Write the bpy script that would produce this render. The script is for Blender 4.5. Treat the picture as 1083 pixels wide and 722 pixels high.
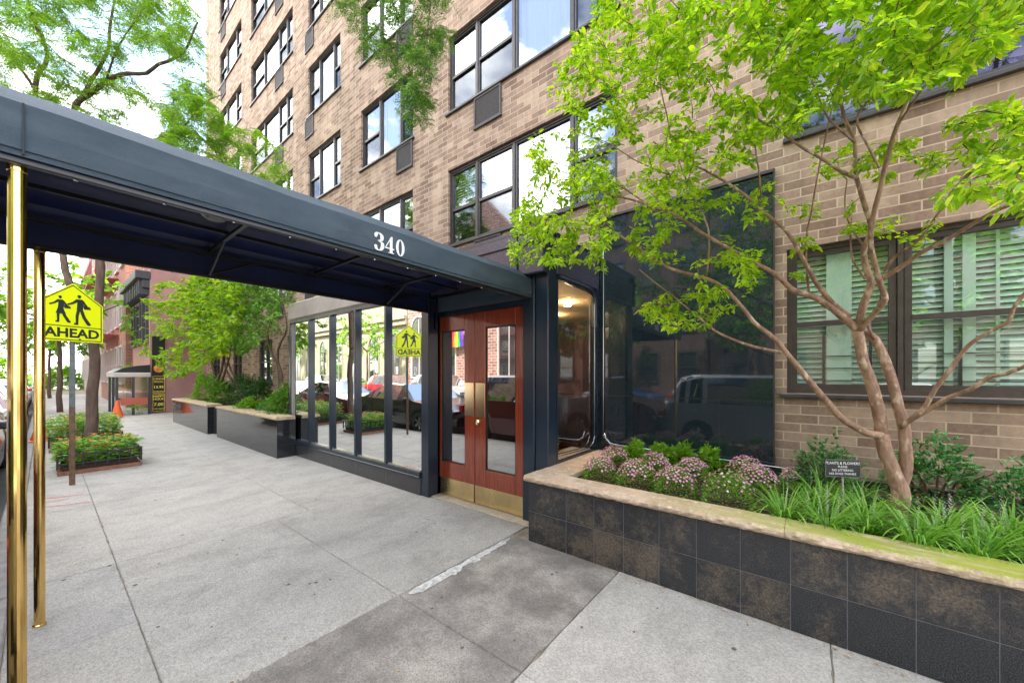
import bpy, math, random
from mathutils import Vector, Matrix, noise
random.seed(7)
sc = bpy.context.scene
for o in list(bpy.data.objects): bpy.data.objects.remove(o)
R_ = math.radians
# ------------------------------------------------------------------ camera, sky, sun, exposure
EYE = 1.6
TH = math.atan(314/394.)
cam = bpy.data.objects.new('camera', bpy.data.cameras.new('camera'))
sc.collection.objects.link(cam); sc.camera = cam
cam.location = (0, 0, EYE); cam.rotation_euler = (R_(90), 0, TH)
cam.data.sensor_width = 36; cam.data.lens = 394/1083*36
cam.data.shift_y = 35/1083.; cam.data.clip_start = .05; cam.data.clip_end = 600

world = bpy.data.worlds.new('World'); sc.world = world; world.use_nodes = True
SUN_EL, SUN_AZ = R_(58), R_(18)          # azimuth measured clockwise from +Y
wn = world.node_tree; wn.nodes.clear()
def N(t, ty, **kw):
    n = t.nodes.new(ty)
    for k, v in kw.items(): setattr(n, k, v)
    return n
sky = N(wn, 'ShaderNodeTexSky', sky_type='NISHITA', sun_disc=False, sun_elevation=SUN_EL, sun_rotation=SUN_AZ, dust_density=2.0, air_density=1.0)
tc = N(wn, 'ShaderNodeTexCoord'); mp = N(wn, 'ShaderNodeMapping'); mp.inputs['Scale'].default_value = (1, 1, 2.2)
cn = N(wn, 'ShaderNodeTexNoise'); cn.inputs['Scale'].default_value = 2.6; cn.inputs['Detail'].default_value = 8; cn.inputs['Roughness'].default_value = .6
cr = N(wn, 'ShaderNodeValToRGB'); cr.color_ramp.elements[0].position = .45; cr.color_ramp.elements[1].position = .60
cr.color_ramp.elements[0].color = (.06,)*3+(1,); cr.color_ramp.elements[1].color = (1,)*4
mx = N(wn, 'ShaderNodeMixRGB'); mx.inputs[2].default_value = (10.3, 9.8, 9.1, 1)
bg = N(wn, 'ShaderNodeBackground'); bg.inputs['Strength'].default_value = .14
wo = N(wn, 'ShaderNodeOutputWorld')
L = wn.links.new
L(tc.outputs['Generated'], mp.inputs[0]); L(mp.outputs[0], cn.inputs[0]); L(cn.outputs[0], cr.inputs[0]); L(cr.outputs[0], mx.inputs[0])
L(sky.outputs[0], mx.inputs[1]); L(mx.outputs[0], bg.inputs[0]); L(bg.outputs[0], wo.inputs[0])

sun = bpy.data.objects.new('sun', bpy.data.lights.new('sun', 'SUN')); sc.collection.objects.link(sun)
sun.data.energy = 3.0; sun.data.angle = R_(2); sun.data.color = (1, .95, .86)
sd = Vector((math.sin(SUN_AZ)*math.cos(SUN_EL), math.cos(SUN_AZ)*math.cos(SUN_EL), math.sin(SUN_EL)))
sun.rotation_euler = sd.to_track_quat('Z', 'Y').to_euler()
sc.view_settings.view_transform = 'Standard'; sc.view_settings.look = 'None'
sc.view_settings.exposure = 2.65; sc.view_settings.gamma = 1
sc.render.engine = 'CYCLES'
try:
    sc.cycles.max_bounces = 8; sc.cycles.transparent_max_bounces = 12
    sc.cycles.caustics_reflective = False; sc.cycles.caustics_refractive = False
    sc.cycles.sample_clamp_indirect = 6
except Exception: pass

# ------------------------------------------------------------------ helpers
FW = (-math.sin(TH), math.cos(TH)); RT = (math.cos(TH), math.sin(TH))
def at(px, py, Y=None, Z=None, X=None, D=None):
    """world point on a known plane (or at depth D) seen at a place of the photograph"""
    t = (px-541)/394.; s = (396-py)/394.
    if D is not None: z = D
    elif Y is not None: z = Y/(FW[1]+RT[1]*t)
    elif X is not None: z = X/(FW[0]+RT[0]*t)
    else: z = (Z-EYE)/s
    return Vector((z*(FW[0]+RT[0]*t), z*(FW[1]+RT[1]*t), EYE+s*z))

class MB:
    def __init__(s): s.v = []; s.f = []; s.m = []; s.uv = None; s.mi = 0
    def face(s, idx): s.f.append(idx); s.m.append(s.mi)
    def poly(s, pts):
        b = len(s.v); s.v += [tuple(p) for p in pts]; s.face(tuple(range(b, b+len(pts)))); return s
    def box(s, x0, x1, y0, y1, z0, z1, bev=0):
        if x0 > x1: x0, x1 = x1, x0
        if y0 > y1: y0, y1 = y1, y0
        if z0 > z1: z0, z1 = z1, z0
        b = len(s.v)
        if bev:
            e = min(bev, (x1-x0)/3, (y1-y0)/3, (z1-z0)/3)
            # chamfered box: 24 vertices
            P = {}
            def vid(k, p):
                if k not in P: P[k] = len(s.v); s.v.append(p)
                return P[k]
            X = (x0, x1); Y = (y0, y1); Z = (z0, z1)
            def V(i, j, k, ax):
                x = X[i]; y = Y[j]; z = Z[k]
                if ax != 0: x += e if i == 0 else -e
                if ax != 1: y += e if j == 0 else -e
                if ax != 2: z += e if k == 0 else -e
                return vid((i, j, k, ax), (x, y, z))
            q = ((0, 0), (1, 0), (1, 1), (0, 1))
            for i in (0, 1): s.face(tuple(V(i, a, c, 0) for a, c in (q if i else q[::-1])))
            for j in (0, 1): s.face(tuple(V(a, j, c, 1) for a, c in (q[::-1] if j else q)))
            for k in (0, 1): s.face(tuple(V(a, c, k, 2) for a, c in (q if k else q[::-1])))
            for i in (0, 1):
                for j in (0, 1): s.face((V(i, j, 0, 0), V(i, j, 1, 0), V(i, j, 1, 1), V(i, j, 0, 1)))
                for k in (0, 1): s.face((V(i, 0, k, 0), V(i, 1, k, 0), V(i, 1, k, 2), V(i, 0, k, 2)))
            for j in (0, 1):
                for k in (0, 1): s.face((V(0, j, k, 1), V(1, j, k, 1), V(1, j, k, 2), V(0, j, k, 2)))
            for i in (0, 1):
                for j in (0, 1):
                    for k in (0, 1): s.face((V(i, j, k, 0), V(i, j, k, 1), V(i, j, k, 2)))
            return s
        s.v += [(x0,y0,z0),(x1,y0,z0),(x1,y1,z0),(x0,y1,z0),(x0,y0,z1),(x1,y0,z1),(x1,y1,z1),(x0,y1,z1)]
        for q in ((0,3,2,1),(4,5,6,7),(0,1,5,4),(1,2,6,5),(2,3,7,6),(3,0,4,7)): s.face(tuple(b+i for i in q))
        return s
    def tube(s, pts, rad, n=8, caps=True):
        pts = [Vector(p) for p in pts]
        if not isinstance(rad, (list, tuple)): rad = [rad]*len(pts)
        b = len(s.v); up = None
        for i, p in enumerate(pts):
            d = (pts[min(i+1, len(pts)-1)]-pts[max(i-1, 0)])
            d = d.normalized() if d.length > 1e-9 else Vector((0, 0, 1))
            if up is None:
                up = Vector((0, 0, 1)) if abs(d.z) < .9 else Vector((1, 0, 0))
            a = d.cross(up); a = a.normalized() if a.length > 1e-6 else d.orthogonal().normalized()
            c = a.cross(d); up = c
            for k in range(n):
                t = 2*math.pi*k/n
                s.v.append(tuple(p+(a*math.cos(t)+c*math.sin(t))*rad[i]))
        for i in range(len(pts)-1):
            for k in range(n):
                k2 = (k+1) % n
                s.face((b+i*n+k, b+i*n+k2, b+(i+1)*n+k2, b+(i+1)*n+k))
        if caps:
            s.face(tuple(b+k for k in range(n))[::-1]); s.face(tuple(b+(len(pts)-1)*n+k for k in range(n)))
        return s
    def lathe(s, c, prof, n=16):
        b = len(s.v)
        for r, z in prof:
            for k in range(n):
                t = 2*math.pi*k/n; s.v.append((c[0]+r*math.cos(t), c[1]+r*math.sin(t), c[2]+z))
        for i in range(len(prof)-1):
            for k in range(n):
                k2 = (k+1) % n; s.face((b+i*n+k, b+i*n+k2, b+(i+1)*n+k2, b+(i+1)*n+k))
        return s
    def prism(s, pts2, fn, d0, d1):
        """outline pts2 extruded; fn(u, v, d) -> 3D"""
        b = len(s.v); n = len(pts2)
        s.v += [tuple(fn(u, v, d0)) for u, v in pts2]+[tuple(fn(u, v, d1)) for u, v in pts2]
        s.face(tuple(b+i for i in range(n))); s.face(tuple(b+n+i for i in range(n))[::-1])
        for i in range(n): s.face((b+i, b+n+i, b+n+(i+1) % n, b+(i+1) % n))
        return s
    def leaf(s, p, d, nrm, l, w, bend=.15):
        d = d.normalized(); a = d.cross(nrm); a = a.normalized() if a.length > 1e-6 else d.orthogonal().normalized()
        u = a.cross(d)
        b = len(s.v)
        m = p+d*(l*.45); e = p+d*l-u*(l*bend)
        s.v += [tuple(p), tuple(m+a*(w*.5)+u*(w*.12)), tuple(e), tuple(m-a*(w*.5)+u*(w*.12))]
        s.face((b, b+1, b+2)); s.face((b, b+2, b+3))
    def leaf6(s, p, d, nrm, l, w, bend=.15):
        d = d.normalized(); a = d.cross(nrm); a = a.normalized() if a.length > 1e-6 else d.orthogonal().normalized()
        u = a.cross(d); b = len(s.v); f = u*(w*.16)
        q = lambda t, k, z: tuple(p+d*(l*t)+a*(w*k)+f*(1 if k else 0)-u*(l*z))
        s.v += [tuple(p), q(.26, .42, .0), q(.66, .40, bend*.4), q(1, 0, bend), q(.66, -.40, bend*.4), q(.26, -.42, .0)]
        s.face((b, b+1, b+2, b+3)); s.face((b, b+3, b+4, b+5))
    def build(s, name, mat, parent=None, smooth=False, uv=False):
        me = bpy.data.meshes.new(name)
        off = wloc(parent) if parent else Vector((0, 0, 0))
        vs = [(x-off.x, y-off.y, z-off.z) for x, y, z in s.v]
        me.from_pydata(vs, [], s.f)
        mats = mat if isinstance(mat, (list, tuple)) else [mat]
        for m in mats: me.materials.append(m)
        if len(mats) > 1: me.polygons.foreach_set('material_index', s.m)
        if smooth: me.polygons.foreach_set('use_smooth', [True]*len(me.polygons))
        if uv:
            ul = me.uv_layers.new(name='UVMap'); k = 0
            for p in me.polygons:
                q = ((0, 0), (1, 0), (1, 1), (0, 1))
                for i, li in enumerate(p.loop_indices): ul.data[li].uv = q[i % 4]
        me.update()
        o = bpy.data.objects.new(name, me); sc.collection.objects.link(o)
        if parent: o.parent = parent
        return o
WL = {}
def wloc(o):
    v = Vector((0, 0, 0))
    while o: v += o.location; o = o.parent
    return v
def empty(name, loc):
    o = bpy.data.objects.new(name, None); sc.collection.objects.link(o); o.location = loc; o.empty_display_size = .1
    return o
def tag(o, label, cat, group=None, kind=None):
    if label: o['label'] = label
    if cat: o['category'] = cat
    if group: o['group'] = group
    if kind: o['kind'] = kind
    return o
def thing(name, loc, label, cat, group=None): return tag(empty(name, loc), label, cat, group)
def struct(o): o['kind'] = 'structure'; return o
def copy_tree(o, parent=None, loc=None, rz=None, label=None):
    c = o.copy(); sc.collection.objects.link(c)
    if parent: c.parent = parent
    if loc is not None: c.location = loc
    if rz is not None: c.rotation_euler = (0, 0, rz)
    if label: c['label'] = label
    for ch in list(o.children): copy_tree(ch, c)
    return c
def cat_rom(pts, sub=4):
    P = [Vector(p) for p in pts]; out = []
    for i in range(len(P)-1):
        a = P[max(i-1, 0)]; b = P[i]; c = P[i+1]; d = P[min(i+2, len(P)-1)]
        for k in range(sub):
            t = k/sub
            out.append(.5*((2*b)+(c-a)*t+(2*a-5*b+4*c-d)*t*t+(3*b-a-3*c+d)*t**3))
    out.append(P[-1]); return out
rnd = random.random
def ru(a, b): return a+(b-a)*random.random()

# ------------------------------------------------------------------ materials
def newmat(name):
    m = bpy.data.materials.new(name); m.use_nodes = True; m.node_tree.nodes.clear(); return m, m.node_tree
def setc(s, v): s.default_value = (*v, 1) if len(v) == 3 else v
def pmat(name, col, rough=.6, metal=0, col2=None, nscale=8, bump=0, bscale=60, spec=.5, coat=0, lo=.35, hi=.65, stretch=(1, 1, 1), rrange=0, col3=None, n3=40):
    m, t = newmat(name)
    b = N(t, 'ShaderNodeBsdfPrincipled'); o = N(t, 'ShaderNodeOutputMaterial'); t.links.new(b.outputs[0], o.inputs[0])
    b.inputs['Roughness'].default_value = rough; b.inputs['Metallic'].default_value = metal
    b.inputs['Specular IOR Level'].default_value = spec; b.inputs['Coat Weight'].default_value = coat; b.inputs['Coat Roughness'].default_value = .05
    setc(b.inputs['Base Color'], col)
    if col2 or bump or rrange:
        c = N(t, 'ShaderNodeTexCoord'); mp = N(t, 'ShaderNodeMapping'); mp.inputs['Scale'].default_value = stretch
        t.links.new(c.outputs['Object'], mp.inputs[0])
    if col2:
        n = N(t, 'ShaderNodeTexNoise'); n.inputs['Scale'].default_value = nscale; n.inputs['Detail'].default_value = 6; n.inputs['Roughness'].default_value = .6
        r = N(t, 'ShaderNodeValToRGB'); r.color_ramp.elements[0].position = lo; r.color_ramp.elements[1].position = hi
        setc(r.color_ramp.elements[0], ()) if 0 else None
        r.color_ramp.elements[0].color = (*col, 1); r.color_ramp.elements[1].color = (*col2, 1)
        t.links.new(mp.outputs[0], n.inputs[0]); t.links.new(n.outputs[0], r.inputs[0])
        last = r.outputs[0]
        if col3:
            n3_ = N(t, 'ShaderNodeTexNoise'); n3_.inputs['Scale'].default_value = n3; n3_.inputs['Detail'].default_value = 3
            r3 = N(t, 'ShaderNodeValToRGB'); r3.color_ramp.elements[0].position = .56; r3.color_ramp.elements[1].position = .68
            mm = N(t, 'ShaderNodeMixRGB'); setc(mm.inputs[2], col3)
            t.links.new(mp.outputs[0], n3_.inputs[0]); t.links.new(n3_.outputs[0], r3.inputs[0]); t.links.new(r3.outputs[0], mm.inputs[0]); t.links.new(last, mm.inputs[1]); last = mm.outputs[0]
        t.links.new(last, b.inputs['Base Color'])
    if rrange:
        n = N(t, 'ShaderNodeTexNoise'); n.inputs['Scale'].default_value = nscale*.7; n.inputs['Detail'].default_value = 5
        r = N(t, 'ShaderNodeMapRange'); r.inputs['To Min'].default_value = max(0, rough-rrange); r.inputs['To Max'].default_value = rough+rrange
        t.links.new(mp.outputs[0], n.inputs[0]); t.links.new(n.outputs[0], r.inputs[0]); t.links.new(r.outputs[0], b.inputs['Roughness'])
    if bump:
        n = N(t, 'ShaderNodeTexNoise'); n.inputs['Scale'].default_value = bscale; n.inputs['Detail'].default_value = 5
        bp = N(t, 'ShaderNodeBump'); bp.inputs['Strength'].default_value = bump; bp.inputs['Distance'].default_value = .01
        t.links.new(mp.outputs[0], n.inputs[0]); t.links.new(n.outputs[0], bp.inputs['Height']); t.links.new(bp.outputs[0], b.inputs['Normal'])
    return m

def brickmat(name, c1, c2, mortar, bw=.265, rh=.087, ms=.009, vary=.5, big=None):
    m, t = newmat(name)
    b = N(t, 'ShaderNodeBsdfPrincipled'); o = N(t, 'ShaderNodeOutputMaterial'); l = t.links.new; l(b.outputs[0], o.inputs[0])
    b.inputs['Roughness'].default_value = .85; b.inputs['Specular IOR Level'].default_value = .25
    c = N(t, 'ShaderNodeTexCoord'); sp = N(t, 'ShaderNodeSeparateXYZ'); ad = N(t, 'ShaderNodeMath', operation='ADD'); cb = N(t, 'ShaderNodeCombineXYZ')
    l(c.outputs['Object'], sp.inputs[0]); l(sp.outputs[0], ad.inputs[0]); l(sp.outputs[1], ad.inputs[1]); l(ad.outputs[0], cb.inputs[0]); l(sp.outputs[2], cb.inputs[1])
    k = N(t, 'ShaderNodeTexBrick'); k.offset = .5
    for a, v in (('Scale', 1), ('Mortar Size', ms), ('Mortar Smooth', .25), ('Bias', 0), ('Brick Width', bw), ('Row Height', rh)): k.inputs[a].default_value = v
    k.inputs['Color1'].default_value = (0, 0, 0, 1); k.inputs['Color2'].default_value = (1, 1, 1, 1); k.inputs['Mortar'].default_value = (0, 0, 0, 1)
    l(cb.outputs[0], k.inputs['Vector'])
    n = N(t, 'ShaderNodeTexNoise'); n.inputs['Scale'].default_value = 26; n.inputs['Detail'].default_value = 8; n.inputs['Roughness'].default_value = .7; l(c.outputs['Object'], n.inputs[0])
    r = N(t, 'ShaderNodeMixRGB'); setc(r.inputs[1], c1); setc(r.inputs[2], c2)
    ma = N(t, 'ShaderNodeMath', operation='MULTIPLY_ADD', use_clamp=True); ma.inputs[1].default_value = 1.3; l(n.outputs[0], ma.inputs[0])
    mb = N(t, 'ShaderNodeMath', operation='SUBTRACT'); l(k.outputs['Color'], mb.inputs[0]); mb.inputs[1].default_value = .65; l(mb.outputs[0], ma.inputs[2]); l(ma.outputs[0], r.inputs[0])
    n2 = N(t, 'ShaderNodeTexNoise'); n2.inputs['Scale'].default_value = 1.1; n2.inputs['Detail'].default_value = 4; l(c.outputs['Object'], n2.inputs[0])
    mr = N(t, 'ShaderNodeMapRange'); mr.inputs['To Min'].default_value = 1-vary*.5; mr.inputs['To Max'].default_value = 1+vary*.5; l(n2.outputs[0], mr.inputs[0])
    mu = N(t, 'ShaderNodeVectorMath', operation='SCALE'); l(r.outputs[0], mu.inputs[0]); l(mr.outputs[0], mu.inputs['Scale'])
    ms_ = N(t, 'ShaderNodeMapping'); ms_.inputs['Scale'].default_value = (3.2, 3.2, .22); l(c.outputs['Object'], ms_.inputs[0])
    nst = N(t, 'ShaderNodeTexNoise'); nst.inputs['Scale'].default_value = 1.6; nst.inputs['Detail'].default_value = 6; l(ms_.outputs[0], nst.inputs[0])
    mst = N(t, 'ShaderNodeMapRange'); mst.inputs['From Min'].default_value = .35; mst.inputs['From Max'].default_value = .6; mst.inputs['To Min'].default_value = .72; l(nst.outputs[0], mst.inputs[0])
    mu2 = N(t, 'ShaderNodeVectorMath', operation='SCALE'); l(mu.outputs[0], mu2.inputs[0]); l(mst.outputs[0], mu2.inputs['Scale']); mu = mu2
    f = N(t, 'ShaderNodeMixRGB'); l(k.outputs['Fac'], f.inputs[0]); l(mu.outputs[0], f.inputs[1]); setc(f.inputs[2], mortar); l(f.outputs[0], b.inputs['Base Color'])
    iv = N(t, 'ShaderNodeMath', operation='MULTIPLY_ADD'); iv.inputs[1].default_value = -1; l(k.outputs['Fac'], iv.inputs[0]); 
    n5 = N(t, 'ShaderNodeMath', operation='MULTIPLY'); n5.inputs[1].default_value = .4; l(n.outputs[0], n5.inputs[0]); l(n5.outputs[0], iv.inputs[2])
    bp = N(t, 'ShaderNodeBump'); bp.inputs['Strength'].default_value = .6; bp.inputs['Distance'].default_value = .008; l(iv.outputs[0], bp.inputs['Height']); l(bp.outputs[0], b.inputs['Normal'])
    return m

def leafmat(name, c1, c2, trans=.45, rough=.45, c3=None):
    m, t = newmat(name); l = t.links.new
    o = N(t, 'ShaderNodeOutputMaterial'); g = N(t, 'ShaderNodeNewGeometry')
    r = N(t, 'ShaderNodeValToRGB'); r.color_ramp.elements[0].color = (*c1, 1); r.color_ramp.elements[1].color = (*c2, 1)
    if c3: e = r.color_ramp.elements.new(.9); e.color = (*c2, 1); r.color_ramp.elements[2].color = (*c3, 1)
    l(g.outputs['Random Per Island'], r.inputs[0])
    b = N(t, 'ShaderNodeBsdfPrincipled'); b.inputs['Roughness'].default_value = rough; b.inputs['Specular IOR Level'].default_value = .4
    tr = N(t, 'ShaderNodeBsdfTranslucent'); sc_ = N(t, 'ShaderNodeVectorMath', operation='MULTIPLY'); sc_.inputs[1].default_value = (1.25, 1.35, .6)
    l(r.outputs[0], b.inputs['Base Color']); l(r.outputs[0], sc_.inputs[0]); l(sc_.outputs[0], tr.inputs[0])
    mx = N(t, 'ShaderNodeMixShader'); mx.inputs[0].default_value = trans; l(b.outputs[0], mx.inputs[1]); l(tr.outputs[0], mx.inputs[2]); l(mx.outputs[0], o.inputs[0])
    return m

def mirrormat(name, refl, rcol, base, rough=.01, wav=.0, trans=False, tcol=(.8, .85, .85), fres=True, wscale=.6):
    """window glass: strong mirror reflection over a dark body or over a see-through pane"""
    m, t = newmat(name); l = t.links.new
    o = N(t, 'ShaderNodeOutputMaterial'); g = N(t, 'ShaderNodeBsdfGlossy'); g.inputs['Roughness'].default_value = rough; setc(g.inputs[0], rcol)
    if trans: d = N(t, 'ShaderNodeBsdfTransparent'); setc(d.inputs[0], tcol)
    else: d = N(t, 'ShaderNodeBsdfDiffuse'); setc(d.inputs[0], base)
    mx = N(t, 'ShaderNodeMixShader')
    if fres:
        lw = N(t, 'ShaderNodeLayerWeight'); lw.inputs['Blend'].default_value = .35
        mr = N(t, 'ShaderNodeMapRange'); mr.inputs['To Min'].default_value = refl; mr.inputs['To Max'].default_value = min(1, refl+.6)
        l(lw.outputs['Facing'], mr.inputs[0]); l(mr.outputs[0], mx.inputs[0])
    else: mx.inputs[0].default_value = refl
    l(d.outputs[0], mx.inputs[1]); l(g.outputs[0], mx.inputs[2]); l(mx.outputs[0], o.inputs[0])
    if wav:
        c = N(t, 'ShaderNodeTexCoord'); n = N(t, 'ShaderNodeTexNoise'); n.inputs['Scale'].default_value = wscale; n.inputs['Detail'].default_value = 1
        bp = N(t, 'ShaderNodeBump'); bp.inputs['Strength'].default_value = wav; bp.inputs['Distance'].default_value = .05
        l(c.outputs['Object'], n.inputs[0]); l(n.outputs[0], bp.inputs['Height']); l(bp.outputs[0], g.inputs['Normal'])
    return m
def emat(name, col, s):
    m, t = newmat(name); e = N(t, 'ShaderNodeEmission'); o = N(t, 'ShaderNodeOutputMaterial'); setc(e.inputs[0], col); e.inputs[1].default_value = s
    t.links.new(e.outputs[0], o.inputs[0]); return m

def granitemat(name, body, patch, rough, pamt, speck=(.12, .13, .14)):
    """dark tile with brown mineral patch inside each tile (UV runs 0..1 on a tile)"""
    m, t = newmat(name); l = t.links.new
    b = N(t, 'ShaderNodeBsdfPrincipled'); o = N(t, 'ShaderNodeOutputMaterial'); l(b.outputs[0], o.inputs[0])
    c = N(t, 'ShaderNodeTexCoord')
    n = N(t, 'ShaderNodeTexNoise'); n.inputs['Scale'].default_value = 120 if 'panel' in name else 190; n.inputs['Detail'].default_value = 4; l(c.outputs['Object'], n.inputs[0])
    r = N(t, 'ShaderNodeValToRGB'); r.color_ramp.elements[0].position = .45; r.color_ramp.elements[1].position = .72
    r.color_ramp.elements[0].color = (*body, 1); r.color_ramp.elements[1].color = (*speck, 1); l(n.outputs[0], r.inputs[0])
    # patch
    sp = N(t, 'ShaderNodeSeparateXYZ'); l(c.outputs['UV'], sp.inputs[0])
    def edge(out):
        a = N(t, 'ShaderNodeMath', operation='SUBTRACT'); l(out, a.inputs[0]); a.inputs[1].default_value = .5
        q = N(t, 'ShaderNodeMath', operation='ABSOLUTE'); l(a.outputs[0], q.inputs[0]); return q.outputs[0]
    mxm = N(t, 'ShaderNodeMath', operation='MAXIMUM'); l(edge(sp.outputs[0]), mxm.inputs[0]); l(edge(sp.outputs[1]), mxm.inputs[1])
    n2 = N(t, 'ShaderNodeTexNoise'); n2.inputs['Scale'].default_value = 17; n2.inputs['Detail'].default_value = 9; n2.inputs['Roughness'].default_value = .8; n2.inputs['Distortion'].default_value = .5; l(c.outputs['Object'], n2.inputs[0])
    s = N(t, 'ShaderNodeMath', operation='MULTIPLY_ADD'); s.inputs[1].default_value = -.22; s.inputs[2].default_value = .15; l(mxm.outputs[0], s.inputs[0])
    gi = N(t, 'ShaderNodeNewGeometry'); rv = N(t, 'ShaderNodeMath', operation='MULTIPLY_ADD'); rv.inputs[1].default_value = .24; rv.inputs[2].default_value = -.12; l(gi.outputs['Random Per Island'], rv.inputs[0])
    a0 = N(t, 'ShaderNodeMath', operation='ADD'); l(s.outputs[0], a0.inputs[0]); l(rv.outputs[0], a0.inputs[1])
    n4 = N(t, 'ShaderNodeTexNoise'); n4.inputs['Scale'].default_value = 2.6; l(c.outputs['Object'], n4.inputs[0])
    a1 = N(t, 'ShaderNodeMath', operation='MULTIPLY_ADD'); a1.inputs[1].default_value = .6; l(n4.outputs[0], a1.inputs[0]); l(a0.outputs[0], a1.inputs[2])
    a2 = N(t, 'ShaderNodeMath', operation='SUBTRACT'); a2.inputs[1].default_value = .3; l(a1.outputs[0], a2.inputs[0])
    ad = N(t, 'ShaderNodeMath', operation='ADD'); l(a2.outputs[0], ad.inputs[0]); l(n2.outputs[0], ad.inputs[1])
    mr = N(t, 'ShaderNodeMapRange', interpolation_type='SMOOTHSTEP'); mr.inputs['From Min'].default_value = .50; mr.inputs['From Max'].default_value = .80; mr.inputs['To Max'].default_value = pamt; l(ad.outputs[0], mr.inputs[0])
    n3 = N(t, 'ShaderNodeTexNoise'); n3.inputs['Scale'].default_value = 75; n3.inputs['Detail'].default_value = 5; l(c.outputs['Object'], n3.inputs[0])
    r3 = N(t, 'ShaderNodeValToRGB'); r3.color_ramp.elements[0].position = .35; r3.color_ramp.elements[1].position = .68
    r3.color_ramp.elements[0].color = (patch[0]*.3, patch[1]*.3, patch[2]*.3, 1); r3.color_ramp.elements[1].color = (*patch, 1); l(n3.outputs[0], r3.inputs[0])
    mm = N(t, 'ShaderNodeMixRGB'); l(mr.outputs[0], mm.inputs[0]); l(r.outputs[0], mm.inputs[1]); l(r3.outputs[0], mm.inputs[2]); l(mm.outputs[0], b.inputs['Base Color'])
    b.inputs['Roughness'].default_value = rough; b.inputs['Specular IOR Level'].default_value = 1.0 if 'panel' in name else .55
    return m

M = {}
M['brick'] = brickmat('tan_brick', (.52, .385, .285), (.25, .165, .12), (.54, .43, .31), ms=.006)
M['navy_metal'] = pmat('navy_metal', (.010, .018, .032), .26, 0, (.014, .026, .044), 1.2, spec=.6)
M['bronze_frame'] = pmat('bronze_frame', (.045, .036, .03), .4, 0, (.065, .052, .043), 12, spec=.5)
M['dark_frame'] = pmat('dark_frame', (.038, .035, .036), .35, 0, (.06, .055, .055), 10)
M['canvas'] = pmat('canopy_canvas', (.036, .060, .086), .55, 0, (.066, .094, .120), 3.5, stretch=(1, 1, 3), bump=.5, bscale=330, spec=.35, lo=.3, hi=.7)
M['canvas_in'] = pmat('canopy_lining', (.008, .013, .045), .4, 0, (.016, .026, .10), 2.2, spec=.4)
M['black_metal'] = pmat('black_metal', (.012, .012, .014), .35, spec=.5)
M['white_paint'] = pmat('white_letter', (.82, .82, .8), .5)
M['brass'] = pmat('polished_brass', (.83, .56, .20), .13, 1, (.50, .30, .09), 14, rrange=.12, stretch=(1, 1, .3), lo=.45, hi=.75)
M['brass_plate'] = pmat('brushed_brass', (.80, .62, .30), .24, 1, (.62, .47, .24), 7, rrange=.1, stretch=(1, 1, .5))
M['steel'] = pmat('steel', (.5, .5, .5), .25, 1, (.35, .35, .35), 9)
M['galv'] = pmat('galvanised', (.16, .18, .18), .5, .6, (.09, .10, .10), 14)
M['rusty'] = pmat('rusty_post', (.22, .12, .06), .6, .3, (.09, .06, .04), 14)
M['chrome'] = pmat('chrome', (.26, .27, .29), .15, 1)
M['mahogany'] = pmat('mahogany', (.33, .060, .024), .2, 0, (.19, .030, .013), 5, stretch=(9, 9, .7), coat=.6, lo=.3, hi=.7)
M['granite_pl'] = granitemat('granite_planter', (.010, .011, .014), (.20, .16, .115), .2, .8, (.075, .08, .085))
M['granite_pol'] = granitemat('granite_polished', (.014, .016, .018), (.03, .03, .03), .06, .3, (.04, .045, .05))
M['granite_panel'] = granitemat('granite_panel', (.008, .017, .027), (.012, .022, .032), .03, .3, (.034, .055, .068))
M['granite_base'] = granitemat('granite_base', (.035, .034, .036), (.05, .048, .05), .25, .3, (.09, .09, .095))
M['grout'] = pmat('grout', (.22, .22, .23), .9)
M['sandstone'] = pmat('sandstone', (.56, .43, .27), .9, 0, (.40, .30, .18), 7, bump=.6, bscale=40, col3=(.62, .50, .34), n3=20)
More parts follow.
